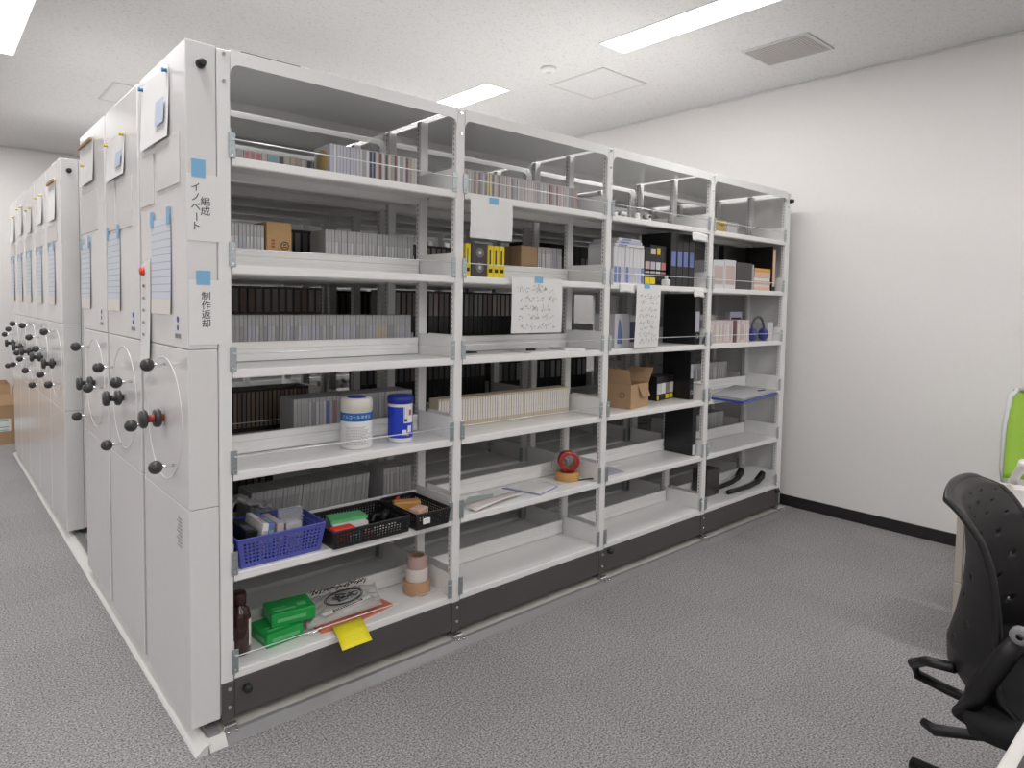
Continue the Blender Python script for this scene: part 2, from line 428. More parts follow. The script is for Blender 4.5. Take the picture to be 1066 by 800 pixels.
k = MB(); k.lathe([(0, -.028), (.03, -.028), (.045, -.02), (.052, -.012), (.052, -.0005), (0, -.0005)], 'lamp_frame'); k.build('detector_body', sd)
k = MB(); k.lathe([(0, -.031), (.018, -.031), (.02, -.0285), (0, -.0285)], 'trim_grey'); k.build('sensor_cap', sd)
so = tag(empty('ceiling_slot', (1.0, 2.1, HC)), 'thin dark slot in the ceiling above the nearest shelf top', 'vent')
obj('slot_frame', box_mesh('slot_frame', (-.25, -.022, -.004), (.25, .022, 0), 'lamp_frame', .001), so)
obj('slot_opening', box_mesh('slot_opening', (-.19, -.006, -.005), (.19, .006, -.0041), 'slot_dark'), so)

# ------------------------------------------------------------------ platform and rails under the shelving
pf = tag(empty('rail_platform', (0, 0, 0)), 'low platform with rails carrying the mobile shelving', 'platform')
obj('platform_deck', box_mesh('platform_deck', (-.078, -.03, 0), (3.70, 5.0, .024), 'platform_top'), pf)
for X in (-.05, .9, 1.8, 2.7, 3.6):
    k = MB(); k.box((X-.018, -.028, .0245), (X+.018, 4.98, .034), 'edge_steel', .002); k.build('rail', pf)
k = MB(); k.prism([(-.062, .0), (-.058, .006), (-.036, .026), (-.022, .028), (-.022, .0245), (-.0305, .0245), (-.0305, 0)], 'x', -.02, 3.72, 'edge_steel'); k.build('front_edge_strip', pf)
k = MB(); k.prism([(-.062, .0), (-.058, .006), (-.036, .026), (-.022, .028), (-.022, .0245), (-.0305, .0245), (-.0305, 0)], 'x', -.0735, -.021, 'ramp_white'); k.build('corner_strip', pf)
k = MB(); k.prism([(-.116, 0), (-.112, .006), (-.088, .026), (-.074, .028), (-.074, .0245), (-.0785, .0245), (-.0785, 0)], 'y', -.062, 5.0, 'ramp_white'); k.build('side_edge_strip', pf)
k = MB(); k.box((-.022, -.026, .028), (.022, -.006, .040), 'chrome', .003); k.cyl((-.012, -.04, .024), (-.012, -.04, .031), .0045, 'chrome'); k.cyl((.014, -.04, .024), (.014, -.04, .031), .0045, 'chrome')
rc = k.mesh('rail_end_clip')
for X in (0, .9, 1.8, 2.7, 3.6): obj('rail_end_clip', rc, pf, (X, 0, 0))

# ------------------------------------------------------------------ mobile shelving units
SZ = [1.812, 1.482, 1.158, .834, .512, .196]   # shelf top heights
DEP = .53
PX = [0, .9, 1.8, 2.7, 3.6]
ZT = 2.13
SHM = {}
def shelf_meshes():
    k = MB(); k.box((-.02, -.015, .06), (.02, .015, ZT-.004), 'slotted_post', .003); SHM['post'] = k.mesh('post')
    # shelf board: folded sheet, front edge at y=0, depth .25
    k = MB()
    k.prism([(0, 0), (.25, 0), (.25, -.028), (.247, -.028), (.247, -.003), (.16, -.003), (.155, -.014), (.10, -.014), (.095, -.003), (.014, -.003), (.014, -.028), (0, -.028)], 'x', .0225, .8775, 'white_paint')
    bmesh.ops.bevel(k.bm, geom=[e for e in k.bm.edges if abs(e.verts[0].co.y) < 1e-5 and abs(e.verts[1].co.y) < 1e-5 and abs(e.verts[0].co.z-e.verts[1].co.z) < 1e-5], offset=.003, segments=2, affect='EDGES')
    SHM['shelf'] = k.mesh('shelf')
    k = MB(); k.prism([(0, .003), (0, .026), (.003, .029), (.003, .043), (0, .046), (0, .068), (.006, .070), (.012, .068), (.012, .003)], 'x', .024, .866, 'white_paint'); SHM['back_stop'] = k.mesh('back_stop')
    k = MB(); k.box((0, .012, 0), (.0025, .242, .088), 'white_paint', .001); SHM['side_plate'] = k.mesh('side_plate')
    k = MB(); k.box((-.010, -.004, -.006), (.010, -.001, .070), 'zinc', .001); k.box((-.0105, -.004, -.006), (-.008, -.0005, .070), 'zinc', .0008)
    k.cyl((0, -.0055, .05), (0, -.001, .05), .0035, 'chrome', seg=8); k.cyl((0, -.0055, .004), (0, -.001, .004), .0035, 'chrome', seg=8); SHM['bracket_clip'] = k.mesh('bracket_clip')
    k = MB(); k.cyl((.024, -.0075, .05), (.876, -.0075, .05), .0019, 'rod_steel', seg=8); SHM['rod'] = k.mesh('retaining_rod')
    # top panel with rounded-corner flanges front and back
    def flange(mb, y0, y1, dz=.042):
        r = .028; x0, x1 = .0205, .8795; zb = ZT-dz; pts = [(x0, ZT), (x0, zb-r)]
        for i in range(7):
            t = PI-i*PI/12; pts.append((x0+r+r*math.cos(t), zb-r+r*math.sin(t)))
        for i in range(7):
            t = PI/2-i*PI/12; pts.append((x1-r+r*math.cos(t), zb-r+r*math.sin(t)))
        pts += [(x1, zb-r), (x1, ZT)]
        mb.prism(pts, 'y', y0, y1, 'white_paint')
    k = MB(); flange(k, 0, .003); flange(k, DEP-.003, DEP, .036); k.box((.0205, .003, ZT-.003), (.8795, DEP-.003, ZT), 'white_paint'); SHM['top'] = k.mesh('top_panel')
    k = MB(); flange(k, 0, .003, .050); flange(k, DEP-.003, DEP, .036); k.box((.0205, .003, ZT-.003), (.8795, DEP-.003, ZT), 'white_paint'); SHM['top1'] = k.mesh('top_panel')
    k = MB(); k.box((.0205, 0, .05), (.8795, .018, .1675), 'plinth', .002); SHM['plinth'] = k.mesh('plinth_panel')
    k = MB(); k.box((-.0195, -.003, .045), (.0195, .02, .1665), 'plinth', .002)
    for z in (.085, .145): k.cyl((.004, -.007, z), (.004, -.003, z), .006, 'chrome', seg=10)
    SHM['plinth_joint'] = k.mesh('plinth_joint')
    k = MB(); k.box((-.0198, 0, .05), (3.6198, .45, .06), 'plinth'); SHM['base'] = k.mesh('base_frame')
    k = MB(); k.cyl((0, 0, 0), (0, -.022, 0), .014, 'rubber', .011, seg=18); k.cyl((0, -.022, 0), (0, -.024, 0), .011, 'rubber', .006, seg=18); SHM['bumper'] = k.mesh('bumper')
    k = MB()
    for z in (ZT-.018, ZT-.098):
        k.cyl((0, -.005, z), (0, 0, z), .0055, 'chrome', seg=8)
    SHM['bolts'] = k.mesh('bolt')
    # end cabinet
    for nm, z0, z1 in (('lower', .055, .7348), ('middle', .7360, 1.2228), ('upper', 1.2240, ZT)):
        SHM['sec_'+nm] = box_mesh('panel_section', (-.108, .001, z0), (-.022, DEP-.001, z1), 'panel_paint', .0035, 2)
    SHM['carcass'] = box_mesh('end_cabinet', (-.102, .006, .06), (-.0225, DEP-.006, ZT-.006), 'gap_dark')
    k = MB(); k.lathe([(.2005, -.0005), (.2005, .0012), (.1995, .0018), (.198, .0012), (.197, .0004), (0, .0004)], 'panel_paint', seg=56, mx=Matrix.Rotation(-PI/2, 4, 'Y'))
    for f_ in k.bm.faces: f_.smooth = False
    SHM['wheel'] = k.mesh('handle_wheel')
    k = MB(); k.cyl((-.003, 0, 0), (-.052, 0, 0), .0048, 'chrome', seg=10); SHM['rod_k'] = k.mesh('knob_stem')
    k = MB(); k.sphere((-.056, 0, 0), .021, 'knob_plastic', seg=18); SHM['knob'] = k.mesh('knob')
    k = MB(); R_ = Matrix.Rotation(-PI/2, 4, 'Y')
    k.lathe([(0, .012), (.026, .012), (.030, .017), (.030, .026), (.026, .032), (0, .032)], 'knob_plastic', mx=R_); SHM['hub_in'] = k.mesh('hub_disc')
    k = MB(); k.lathe([(0, .052), (.024, .052), (.030, .057), (.030, .066), (.024, .073), (0, .074)], 'knob_plastic', mx=R_); SHM['hub_out'] = k.mesh('lock_knob')
    k = MB(); k.cyl((-.003, 0, 0), (-.06, 0, 0), .013, 'red_plastic', seg=14); SHM['hub_red'] = k.mesh('hub_spindle')
    k = MB(); k.cyl((-.003, 0, 0), (-.06, 0, 0), .013, 'knob_plastic', seg=14); SHM['hub_black'] = k.mesh('hub_spindle')
    k = MB(); k.box((-.0028, 0, 0), (0, 1, 1), 'plate_grey'); SHM['card'] = k.mesh('card_holder')
    SHM['right'] = box_mesh('right_end_panel', (3.6205, .001, .055), (3.636, DEP-.001, ZT), 'white_paint', .003, 2)
shelf_meshes()
BACKSTOP = {(b, s) for b in range(4) for s in range(6)} - {(b, 0) for b in range(4)} - {(1, 3), (2, 1), (2, 2), (2, 3), (3, 1), (3, 2)}
ZC = .985
def end_cabinet(u, ang, plates, bump):
    ec = obj('end_cabinet', SHM['carcass'], u)
    for nm in ('lower', 'middle', 'upper'): obj('panel_section', SHM['sec_'+nm], ec)
    X = -.108
    obj('handle_wheel', SHM['wheel'], ec, (X, .265, ZC))
    for kk in range(3):
        t = ang+kk*2*PI/3; p = (X-.004, .265+.186*math.cos(t), ZC+.186*math.sin(t))
        obj('knob_stem', SHM['rod_k'], ec, p); obj('knob', SHM['knob'], ec, p)
    obj('hub_disc', SHM['hub_in'], ec, (X, .265, ZC)); obj('lock_knob', SHM['hub_out'], ec, (X, .265, ZC)); obj('hub_spindle', SHM['hub_red' if u.location.y == 0 else 'hub_black'], ec, (X, .265, ZC))
    if bump: obj('bumper', SHM['bumper'], ec, (-.066, .001, 2.066))
    for (y0, y1, z0, z1) in plates:
        c = obj('card_holder', SHM['card'], ec, (X-.0003, y0, z0)); c.scale = (1, y1-y0, z1-z0)
    return ec
def unit(y0, label, level, ang, plates, group, bump=True):
    # level 2: every fitting; 1: posts, shelves, plates; 0: posts, boards, tops
    u = tag(empty('mobile_shelving_unit', (0, y0, 0)), label, 'shelving', group)
    end_cabinet(u, ang, plates, bump)
    for i, X in enumerate(PX):
        for y in (.016, .265, DEP-.016): obj('post', SHM['post'], u, (X, y, 0))
        if level == 2: obj('bolt', SHM['bolts'], u, (X, .001, 0)); obj('plinth_joint', SHM['plinth_joint'], u, (X, 0, 0))
    obj('base_frame', SHM['base'], u, (0, .04, 0))
    obj('right_end_panel', SHM['right'], u)
    for b_ in range(4):
        X = PX[b_]
        obj('top_panel', SHM['top' if level == 2 else 'top1'], u, (X, 0, 0)); obj('plinth_panel', SHM['plinth'], u, (X, .0015, 0))
        obj('plinth_panel', SHM['plinth'], u, (X+.9, DEP-.0015, 0), (0, 0, PI))
        for s_, z in enumerate(SZ):
            obj('shelf_board', SHM['shelf'], u, (X, .001, z))
            obj('shelf_board', SHM['shelf'], u, (X+.9, DEP-.001, z), (0, 0, PI))
            if level >= 1:
                obj('side_plate', SHM['side_plate'], u, (X+.8745, .001, z))
                obj('side_plate', SHM['side_plate'], u, (X+.8745, .277, z))
            if level == 2:
                obj('side_plate', SHM['side_plate'], u, (X+.0235, .001, z))
                for dx in (.023, .870): obj('bracket_clip', SHM['bracket_clip'], u, (X+dx, -.0005, z))
                if (b_, s_) in BACKSTOP: obj('back_stop', SHM['back_stop'], u, (X, .236, z))
            if level >= 1 and s_ != 4 and not (level == 2 and (b_, s_) in ((0, 4), (2, 3), (2, 4), (3, 3), (3, 4), (3, 5), (1, 5), (2, 5), (1, 4))):
                obj('retaining_rod', SHM['rod'], u, (X, 0, z))
            if level == 1:
                for dx in (.023, .870): obj('bracket_clip', SHM['bracket_clip'], u, (X+dx, -.0005, z))
    if level == 2:
        for X, z in ((.06, .128), (1.86, .15), (3.585, .15)): obj('bumper', SHM['bumper'], u, (X, .0015, z))
        obj('bumper', SHM['bumper'], u, (3.628, .001, 2.075))
    return u
NEAR = [0, .566, 1.132]
FAR = [2.27+.532*i for i in range(5)]
unit(NEAR[0], 'nearest white mobile shelving unit, its open bays facing the viewer', 2, math.radians(105),
     [(.06, .315, 1.724, 1.875), (.35, .525, 1.69, 1.853)], 'mobile shelving units')
unit(NEAR[1], 'second mobile shelving unit, close behind the nearest one', 1, math.radians(35),
     [(.09, .33, 1.64, 1.828), (.36, .525, 1.645, 1.843)], 'mobile shelving units')
unit(NEAR[2], 'third mobile shelving unit, last of the front bank before the gap', 1, math.radians(60),
     [(.14, .525, 1.67, 1.85)], 'mobile shelving units')
ORD = ['first', 'second', 'third', 'fourth', 'fifth']
ANG = [95, 40, 100, 70, 20]
for i, y in enumerate(FAR):
    unit(y, ORD[i]+' mobile shelving unit of the far bank, counted from the gap', 0, math.radians(ANG[i]), [(.14, .50, 1.69, 1.79)], 'mobile shelving units', i == 0)

# ------------------------------------------------------------------ papers on the end cabinets
XP = -.1085
def sheet_side(y0, y1, z0, z1, m, name, skew=0, curl=.012):
    # sheet hanging on the -X face; local origin at its lower right corner
    k = MB(); W, H = y1-y0, z1-z0
    def fn(u, v): return (-.002-curl*(1-v)**2*.6-.002*math.sin(u*3), W*u, H*v+skew*u*.02)
    k.grid(fn, 8, 12, m, smooth=False); o = k.build(name, None, (XP, y0, z0), solid=.0005); return o
def pin(o, y, z, m, x=-.004):
    k = MB(); k.cyl((0, 0, 0), (-.010, 0, 0), .0065, m, .0055, seg=12); k.cyl((-.010, 0, 0), (-.014, 0, 0), .0078, m, .007, seg=12); return k.build('pin', o, (x, y, z))
def pinned(y0, y1, z0, z1, label, pincol, patch=True, bar=False, center_pin=False):
    o = tag(sheet_side(y0, y1, z0, z1, 'paper', 'pinned_sheet'), label, 'paper', 'sheets pinned on the cabinet ends')
    W, H = y1-y0, z1-z0
    if bar:
        k = MB(); k.box((-.016, W*.04, H*.90), (-.005, W*.96, H*.97), 'wood_clip', .002); k.build('wooden_clip', o)
        if center_pin: pin(o, W*.5, H*.42, pincol, -.014)
    else:
        pin(o, W*.05, H*.93, pincol); pin(o, W*.93, H*.95, pincol)
    if patch:
        k = MB(); k.grid(lambda u, v: (-.0095-.004*(1-v), W*(.08+.30*u), H*(.22+.36*v)), 2, 3, 'print_blue'); k.build('printed_picture', o)
    return o
def table_sheet(y0, y1, z0, z1, label):
    o = tag(sheet_side(y0, y1, z0, z1, 'printed_table', 'timetable_sheet', curl=.006), label, 'paper', 'printed tables on the cabinet ends')
    W, H = y1-y0, z1-z0
    for yy in (W*.06, W*.92):
        k = MB(); k.box((-.0052, yy-.014, H-.022), (-.0046, yy+.022, H+.030), 'tape_blue'); k.build('blue_tape', o)
    return o
pinned(.16, .49, 1.877, 2.095, 'white sheet with two blue pins on the nearest cabinet end', 'pin_blue')
pinned(.566+.185, .566+.50, 1.842, 2.0, 'white sheet with yellow pins on the second cabinet end', 'pin_yellow')
pinned(1.132+.20, 1.132+.52, 1.89, 2.085, 'white sheet under a wooden clip on the third cabinet end', 'pin_yellow', False, True, True)
table_sheet(.16, .385, 1.325, 1.632, 'ruled table sheet taped with blue tape on the nearest cabinet end')
table_sheet(.566+.29, .566+.51, 1.322, 1.63, 'ruled table sheet taped with blue tape on the second cabinet end')
table_sheet(1.132+.32, 1.132+.53, 1.322, 1.622, 'ruled table sheet taped with blue tape on the third cabinet end')
for i, y in enumerate(FAR):
    pinned(y+.16, y+.41, 1.81+.02*(i % 2), 2.045-.03*(i % 3), 'white sheet hanging high on the '+ORD[i]+' cabinet end of the far bank', 'pin_yellow', False, i == 0)
    table_sheet(y+.24, y+.47, 1.325, 1.665, 'narrow ruled sheet lower down on the '+ORD[i]+' cabinet end of the far bank')
st = tag(sheet_side(.405, .525, 1.168, 1.51, 'paper', 'hanging_strip', skew=-1), 'long white paper strip held by a red magnet on the nearest cabinet end', 'paper')
k = MB(); k.lathe([(0, .012), (.010, .012), (.014, .008), (.015, 0), (0, 0)], 'magnet_red', mx=Matrix.Rotation(-PI/2, 4, 'Y')); k.build('red_magnet', st, (-.006, .075, .300))
k = MB()
for i in range(5):
    z = .25-.042*i; k.box((-.0098-.0006*i, .055, z-.006), (-.0090-.0006*i, .075, z+.004), 'ink_red' if i == 0 else 'ink_grey')
k.build('printed_marks', st)
k = MB()
for i in range(9):
    k.box((-.0008, .08, .60+.011*i), (0, .08+.07*(.5+.5*random.random()), .604+.011*i), 'ink_grey')
o = k.build('rating_sticker', None, (XP, 0, 0)); tag(o, 'small grey printed sticker low on the nearest cabinet end', 'sticker')
for n_, y in zip(('nearest', 'second', 'third'), NEAR):
    e_ = tag(empty('maker_badge', (XP, y+.10, 1.262)), 'small blue printed badge at the lower right of the '+n_+' cabinet end upper panel', 'badge', 'maker badges')
    k = MB(); k.cyl((0, 0, .050), (-.0008, 0, .050), .010, 'ink_blue', seg=14); k.cyl((0, .002, .024), (-.0008, .002, .024), .008, 'ink_blue', seg=14); k.build('emblem', e_)
    k = MB()
    for j in range(4): k.box((-.0008, -.030+.016*j, -.008), (0, -.018+.016*j, .006), 'ink_grey')
    k.build('printed_word', e_)

# hand-placed labels on the nearest cabinet's front edge
def front_label(x0, x1, z0, z1, tx0, tx1, tz0, tz1, columns, label):
    o = tag(obj('name_label', box_mesh('name_label', (x0, -.0012, z0), (x1, -.0004, z1), 'paper')), label, 'label', 'paper labels on the cabinet edge')
    k = MB(); k.box((tx0, -.0022, tz0), (tx1, -.0013, tz1), 'tape_blue'); k.build('blue_tape', o)
    for (cx, ztop, size, chars) in columns:
        for i, ch in enumerate(chars):
            me = text_mesh(ch, size, 'ink'); z = ztop-(i+.5)*size*.98
            obj('character', me, o, (cx, -.0016, z), (PI/2, PI/2 if ch == 'ー' else 0, 0))
    return o
front_label(-.1075, -.014, 1.548, 1.745, -.094, -.055, 1.735, 1.788,
            [(-.083, 1.718, .029, 'イノベート'), (-.056, 1.678, .029, '編成')], 'upper white paper label with two columns of writing, 編成 イノベート, on the cabinet edge')
front_label(-.1045, -.003, 1.238, 1.432, -.083, -.043, 1.418, 1.46,
            [(-.056, 1.396, .028, '制作返却')], 'lower white paper label with a single column of writing, 制作返却, on the cabinet edge')

# ------------------------------------------------------------------ cases in rows
CASEM = {}
def case_mesh(w_, h, d, shell, ins, lo=.04, hi=.86):
    key = (round(w_, 4), h, d, shell, ins, lo, hi)
    if key in CASEM: return CASEM[key]
    k = MB(); k.box((0, 0, 0), (w_, d, h), shell, min(.0012, w_*.12), 1)
    if ins: k.box((w_*.14, -.0006, h*lo), (w_*.86, .002, h*hi), ins)
    CASEM[key] = k.mesh('case'); return CASEM[key]
ONES = 'zeroth first second third fourth fifth sixth seventh eighth ninth tenth eleventh twelfth thirteenth fourteenth fifteenth sixteenth seventeenth eighteenth nineteenth'.split()
def ordinal(n):
    if n < 20: return ONES[n]
    t, u = divmod(n, 10); ten = {2: 'twent', 3: 'thirt', 4: 'fort', 5: 'fift', 6: 'sixt'}[t]
    return ten+'ieth' if u == 0 else ten+'y-'+ONES[u]
def row(name, cat, label, group, x0, x1, n, y, z, h, d, pal, shell='case_clear', lo=.04, hi=.86, rnd=None, jit=.004, hj=0, lean=0, count=False):
    rnd = rnd or random.Random(hash(label) % 1000 if False else len(label)*7+n)
    wd = (x1-x0)/n; out = []
    for i in range(n):
        ins = pal(i, n, rnd) if callable(pal) else rnd.choice(pal)
        sh = shell
        if isinstance(ins, tuple): ins, sh = ins
        hh = round(h*(1-hj*rnd.choice((0, .5, 1))), 4)
        o = obj(name, case_mesh(wd*.94, hh, d, sh, ins, lo, hi), None, (x0+i*wd, y+rnd.random()*jit, z+.0004))
        if lean:
            o.rotation_euler = (0, lean, 0); o.location.z += abs(math.sin(lean))*wd*.94 if lean < 0 else wd*.94*math.sin(lean)+.0006
        tag(o, (ordinal(i+1)+' from left, '+label) if count else label, cat, group); out.append(o)
    return out
P = lambda *n: ['spine_'+x for x in n]
# unit 1, bay 1
cds = row('disc_case', 'disc case', 'disc case on the top shelf of the left bay', 'disc cases on the top shelf of the left bay',
    .405, .775, 28, .115, SZ[0], .122, .125, lambda i, n, r: (r.choice(P('white', 'pale', 'lilac')) if i < 10 else r.choice(P('navy', 'white', 'pale', 'cream', 'grey', 'sand', 'maroon', 'cream', 'dark'))), hi=.97, count=True)
k = MB(); k.lathe([(0, 0), (.045, 0), (.045, .0006), (0, .0006)], 'brown_dish', mx=Matrix.Rotation(-PI/2, 4, 'Y')); k.build('disc_picture', cds[0], (0, .062, .062))
row('cassette', 'cassette', 'small colourful cassette at the back of the top shelf', 'cassettes at the back of the top shelf',
    .10, .46, 17, .285, SZ[0], .088, .09, lambda i, n, r: ['spine_'+x for x in ('grey pink grey rose rose rose pink teal teal dark sand sand pink cream dark grey grey').split()][i], 'case_clear', lo=.3, hi=.95, count=True)
row('video_case', 'video case', 'pale plastic case left of the cardboard box on the second shelf', 'pale cases left of the cardboard box',
    .105, .236, 10, .285, SZ[1], .162, .13, P('white', 'lilac', 'white'), lo=.04, hi=.72, hj=.02, count=True)
row('video_case', 'video case', 'pale grey case in the long row right of the cardboard box', 'pale cases right of the cardboard box',
    .472, .872, 30, .285, SZ[1], .166, .13, P('pale', 'pale', 'mid', 'white'), lo=.04, hi=.72, count=True)
row('video_case', 'video case', 'grey case in the full-width row on the third shelf of the left bay', 'grey cases across the third shelf',
    .03, .865, 58, .285, SZ[2], .162, .13, lambda i, n, r: r.choice(P('grey', 'mid', 'mid', 'lilac', 'pale')) if not 45 < i < 50 else 'spine_sand', lo=.04, hi=.74)
wc = row('video_case', 'video case', 'grey case behind the wipe canisters on the fourth shelf', 'cases behind the wipe canisters',
    .345, .872, 36, .285, SZ[3], .168, .13, lambda i, n, r: P('mid', 'mid', 'mid', 'mid', 'pale', 'grey', 'white', 'pale', 'white', 'blue', 'lilac', 'rose', 'mid')[min(i, 12)] if i < 13 else r.choice(P('grey', 'mid')), lo=.04, hi=.9)
wc[9]['label'] = 'single blue case in the row behind the wipe canisters'; wc[11]['label'] = 'single reddish case in the row behind the wipe canisters'
row('video_case', 'video case', 'leaning clear case behind the blue basket on the fifth shelf', 'leaning cases behind the blue basket',
    .17, .655, 32, .285, SZ[4], .160, .13, P('grey', 'mid', 'grey'), lo=.04, hi=.8, lean=.10)
row('video_case', 'video case', 'grey case behind the black baskets at the right of the fifth shelf', 'grey cases behind the black baskets',
    .735, .872, 9, .285, SZ[4], .166, .13, P('grey', 'mid'), lo=.04, hi=.85)
cb = tag(empty('small_cardboard_box', (.243, .285, SZ[1]+.0004)), 'small upright cardboard box with a round printed mark among pale cases', 'box')
k = MB(); k.box((0, 0, 0), (.094, .13, .176), 'kraft_orange', .002); k.build('box_body', cb)
k = MB(); k.tube([(.068+.014*math.cos(t*PI/10), -.0005, .092+.014*math.sin(t*PI/10)) for t in range(20)], .0016, 'ink', closed=True); k.box((.060, -.0008, .085), (.076, .0, .088), 'ink'); k.box((.062, -.0008, .094), (.073, .0, .098), 'ink'); k.build('round_mark', cb)
k = MB()
for i in range(3): k.box((.018, -.0008, .083+i*.011), (.030, 0, .090+i*.011), 'ink_red')
k.build('printed_mark', cb)
# bay 2
dc = row('disc_case', 'disc case', 'slim pale disc case on the top shelf of the second bay', 'disc cases on the top shelf of the second bay',
    .935, 1.70, 62, .115, SZ[0], .120, .125, lambda i, n, r: 'spine_yellow' if i in (16, 17) else r.choice(P('pale', 'pink', 'mid', 'grey', 'pale', 'greytan', 'pink')) if i != 46 else 'spine_maroon', hi=.95)
dc[16]['label'] = 'left of two yellow disc cases on the second bay top shelf'; dc[17]['label'] = 'right of two yellow disc cases on the second bay top shelf'; dc[46]['label'] = 'single dark red disc case on the second bay top shelf'
row('tape_case', 'tape case', 'beige tape case with a white label in the long row of the second bay', 'beige tape cases on the fourth shelf',
    .935, 1.735, 56, .180, SZ[3], .130, .070, ['spine_label'], 'spine_sand', lo=.2, hi=.93, jit=.001)
row('video_case', 'video case', 'white case right of the brown carton', 'white cases behind the second shelf of the second bay',
    1.605, 1.775, 13, .285, SZ[1], .176, .13, P('white', 'pale', 'lilac'), hi=.8, count=True)
# front yellow and black tapes
tp = tag(empty('reel_tape', (.975, .02, SZ[1]+.0004)), 'black tape cassette showing two grey reels beside yellow tapes', 'tape')
k = MB(); k.box((0, 0, 0), (.082, .03, .135), 'case_dark', .002); k.build('cassette_body', tp)
for z in (.038, .098):
    k = MB(); k.cyl((.042, -.002, z), (.042, .001, z), .021, 'reel_grey', seg=20); k.cyl((.042, -.003, z), (.042, -.001, z), .008, 'spine_pale', seg=12); k.build('reel', tp)
for i, X in enumerate((.945, 1.062, 1.095, 1.128)):
    o = tag(empty('yellow_tape', (X, .02+.002*i, SZ[1]+.0004)), ['yellow boxed tape left of the reel cassette', 'yellow boxed tape right against the reel cassette', 'middle yellow boxed tape of the three on the right', 'yellow boxed tape at the right end nearest the brown carton'][i], 'tape', 'yellow boxed tapes')
    wd = .026 if i == 0 else .030
    k = MB(); k.box((0, 0, 0), (wd, .10, .132), 'yellow_case', .002); k.build('tape_box', o)
    k = MB(); k.box((.006, -.0008, .02), (wd-.006, .0, .035), 'ink'); k.box((.008, -.0008, .05), (wd-.014, 0, .115), 'case_dark'); k.build('printed_label', o)
wb = tag(empty('brown_box', (1.490, .285, SZ[1]+.0004)), 'brown carton behind the second shelf edge, right of the yellow tapes', 'box')
k = MB(); k.box((0, 0, 0), (.108, .225, .175), 'cardboard', .002); k.build('box_body', wb)
k = MB(); k.box((-.0006, .07, 0.0), (0, .09, .175), 'cardboard_in'); k.box((.06, -.0006, .05), (.09, 0, .08), 'cardboard_in'); k.build('printed_patch', wb)

# unit 2 rows glimpsed through the first unit
Y2 = NEAR[1]
row('black_tape_case', 'tape case', 'tall black tape case with a brownish label behind the third shelf', 'black tape cases in the second unit',
    .20, .62, 13, Y2+.05, SZ[2], .272, .12, P('greytan', 'brown', 'greytan'), 'case_black', lo=.62, hi=.96)
row('black_tape_case', 'tape case', 'black tape case with a pale label seen behind the left bay posts', 'black tape cases further right in the second unit',
    .93, 1.75, 26, Y2+.05, SZ[2], .272, .12, P('greytan', 'grey', 'pink'), 'case_black', lo=.55, hi=.96)
row('brown_tape_case', 'tape case', 'brown tape case with a tan spine deep behind the fourth shelf', 'brown tape cases in the second unit',
    .20, .56, 20, Y2+.05, SZ[3], .172, .12, P('tan', 'greytan', 'tan'), 'case_dark', lo=.1, hi=.95)
row('black_tape_case', 'tape case', 'black tape case behind the cardboard box on the second shelf', 'black tape cases on the second shelf of the second unit',
    .06, .86, 24, Y2+.05, SZ[1], .19, .12, P('grey', 'greytan', 'dark'), 'case_black', lo=.3, hi=.93)
row('pale_case', 'tape case', 'pale case on the top shelf of the second unit behind the left bay', 'pale cases on the top shelf of the second unit',
    .06, .80, 27, Y2+.05, SZ[0], .10, .12, P('pink', 'pale', 'pink'), 'case_dark', lo=.05, hi=.95)
row('pale_case', 'tape case', 'pinkish case on the top shelf of the second unit behind the second bay', 'pinkish cases on the top shelf of the second unit',
    .95, 1.70, 27, Y2+.05, SZ[0], .10, .12, P('pink', 'pale', 'pink'), 'case_dark', lo=.05, hi=.95)
row('black_tape_case', 'tape case', 'black tape case on the second shelf behind the yellow tapes', 'black tape cases behind the yellow tapes',
    .95, 1.75, 26, Y2+.05, SZ[1], .17, .12, P('grey', 'dark', 'greytan'), 'case_black', lo=.3, hi=.93)
row('black_tape_case', 'tape case', 'black tape case low in the second unit behind the blue basket', 'black tape cases low in the second unit',
    .06, .40, 12, Y2+.05, SZ[4], .20, .12, P('dark', 'greytan'), 'case_black', lo=.3, hi=.9)
row('black_tape_case', 'tape case', 'black tape case in the third unit glimpsed between posts', 'black tape cases in the third unit',
    .93, 1.76, 24, NEAR[2]+.05, SZ[2], .27, .12, P('grey', 'pink', 'greytan'), 'case_black', lo=.5, hi=.96)
row('black_tape_case', 'tape case', 'black tape case on the fourth shelf of the second unit behind the beige tapes', 'black tape cases behind the beige tapes',
    .95, 1.76, 22, Y2+.30, SZ[3], .24, .12, P('dark', 'greytan'), 'case_black', lo=.5, hi=.96)
row('dark_binder', 'binder', 'dark binder in the second unit glimpsed behind the third bay', 'dark binders behind the third bay',
    1.85, 2.64, 16, Y2+.30, SZ[3], .26, .15, P('dark', 'grey'), 'case_black', lo=.3, hi=.7)
row('dark_binder', 'binder', 'dark binder behind the hanging notes of the third bay', 'dark binders behind the hanging notes',
    1.85, 2.64, 18, Y2+.06, SZ[1], .24, .15, P('dark', 'grey'), 'case_black', lo=.3, hi=.7)

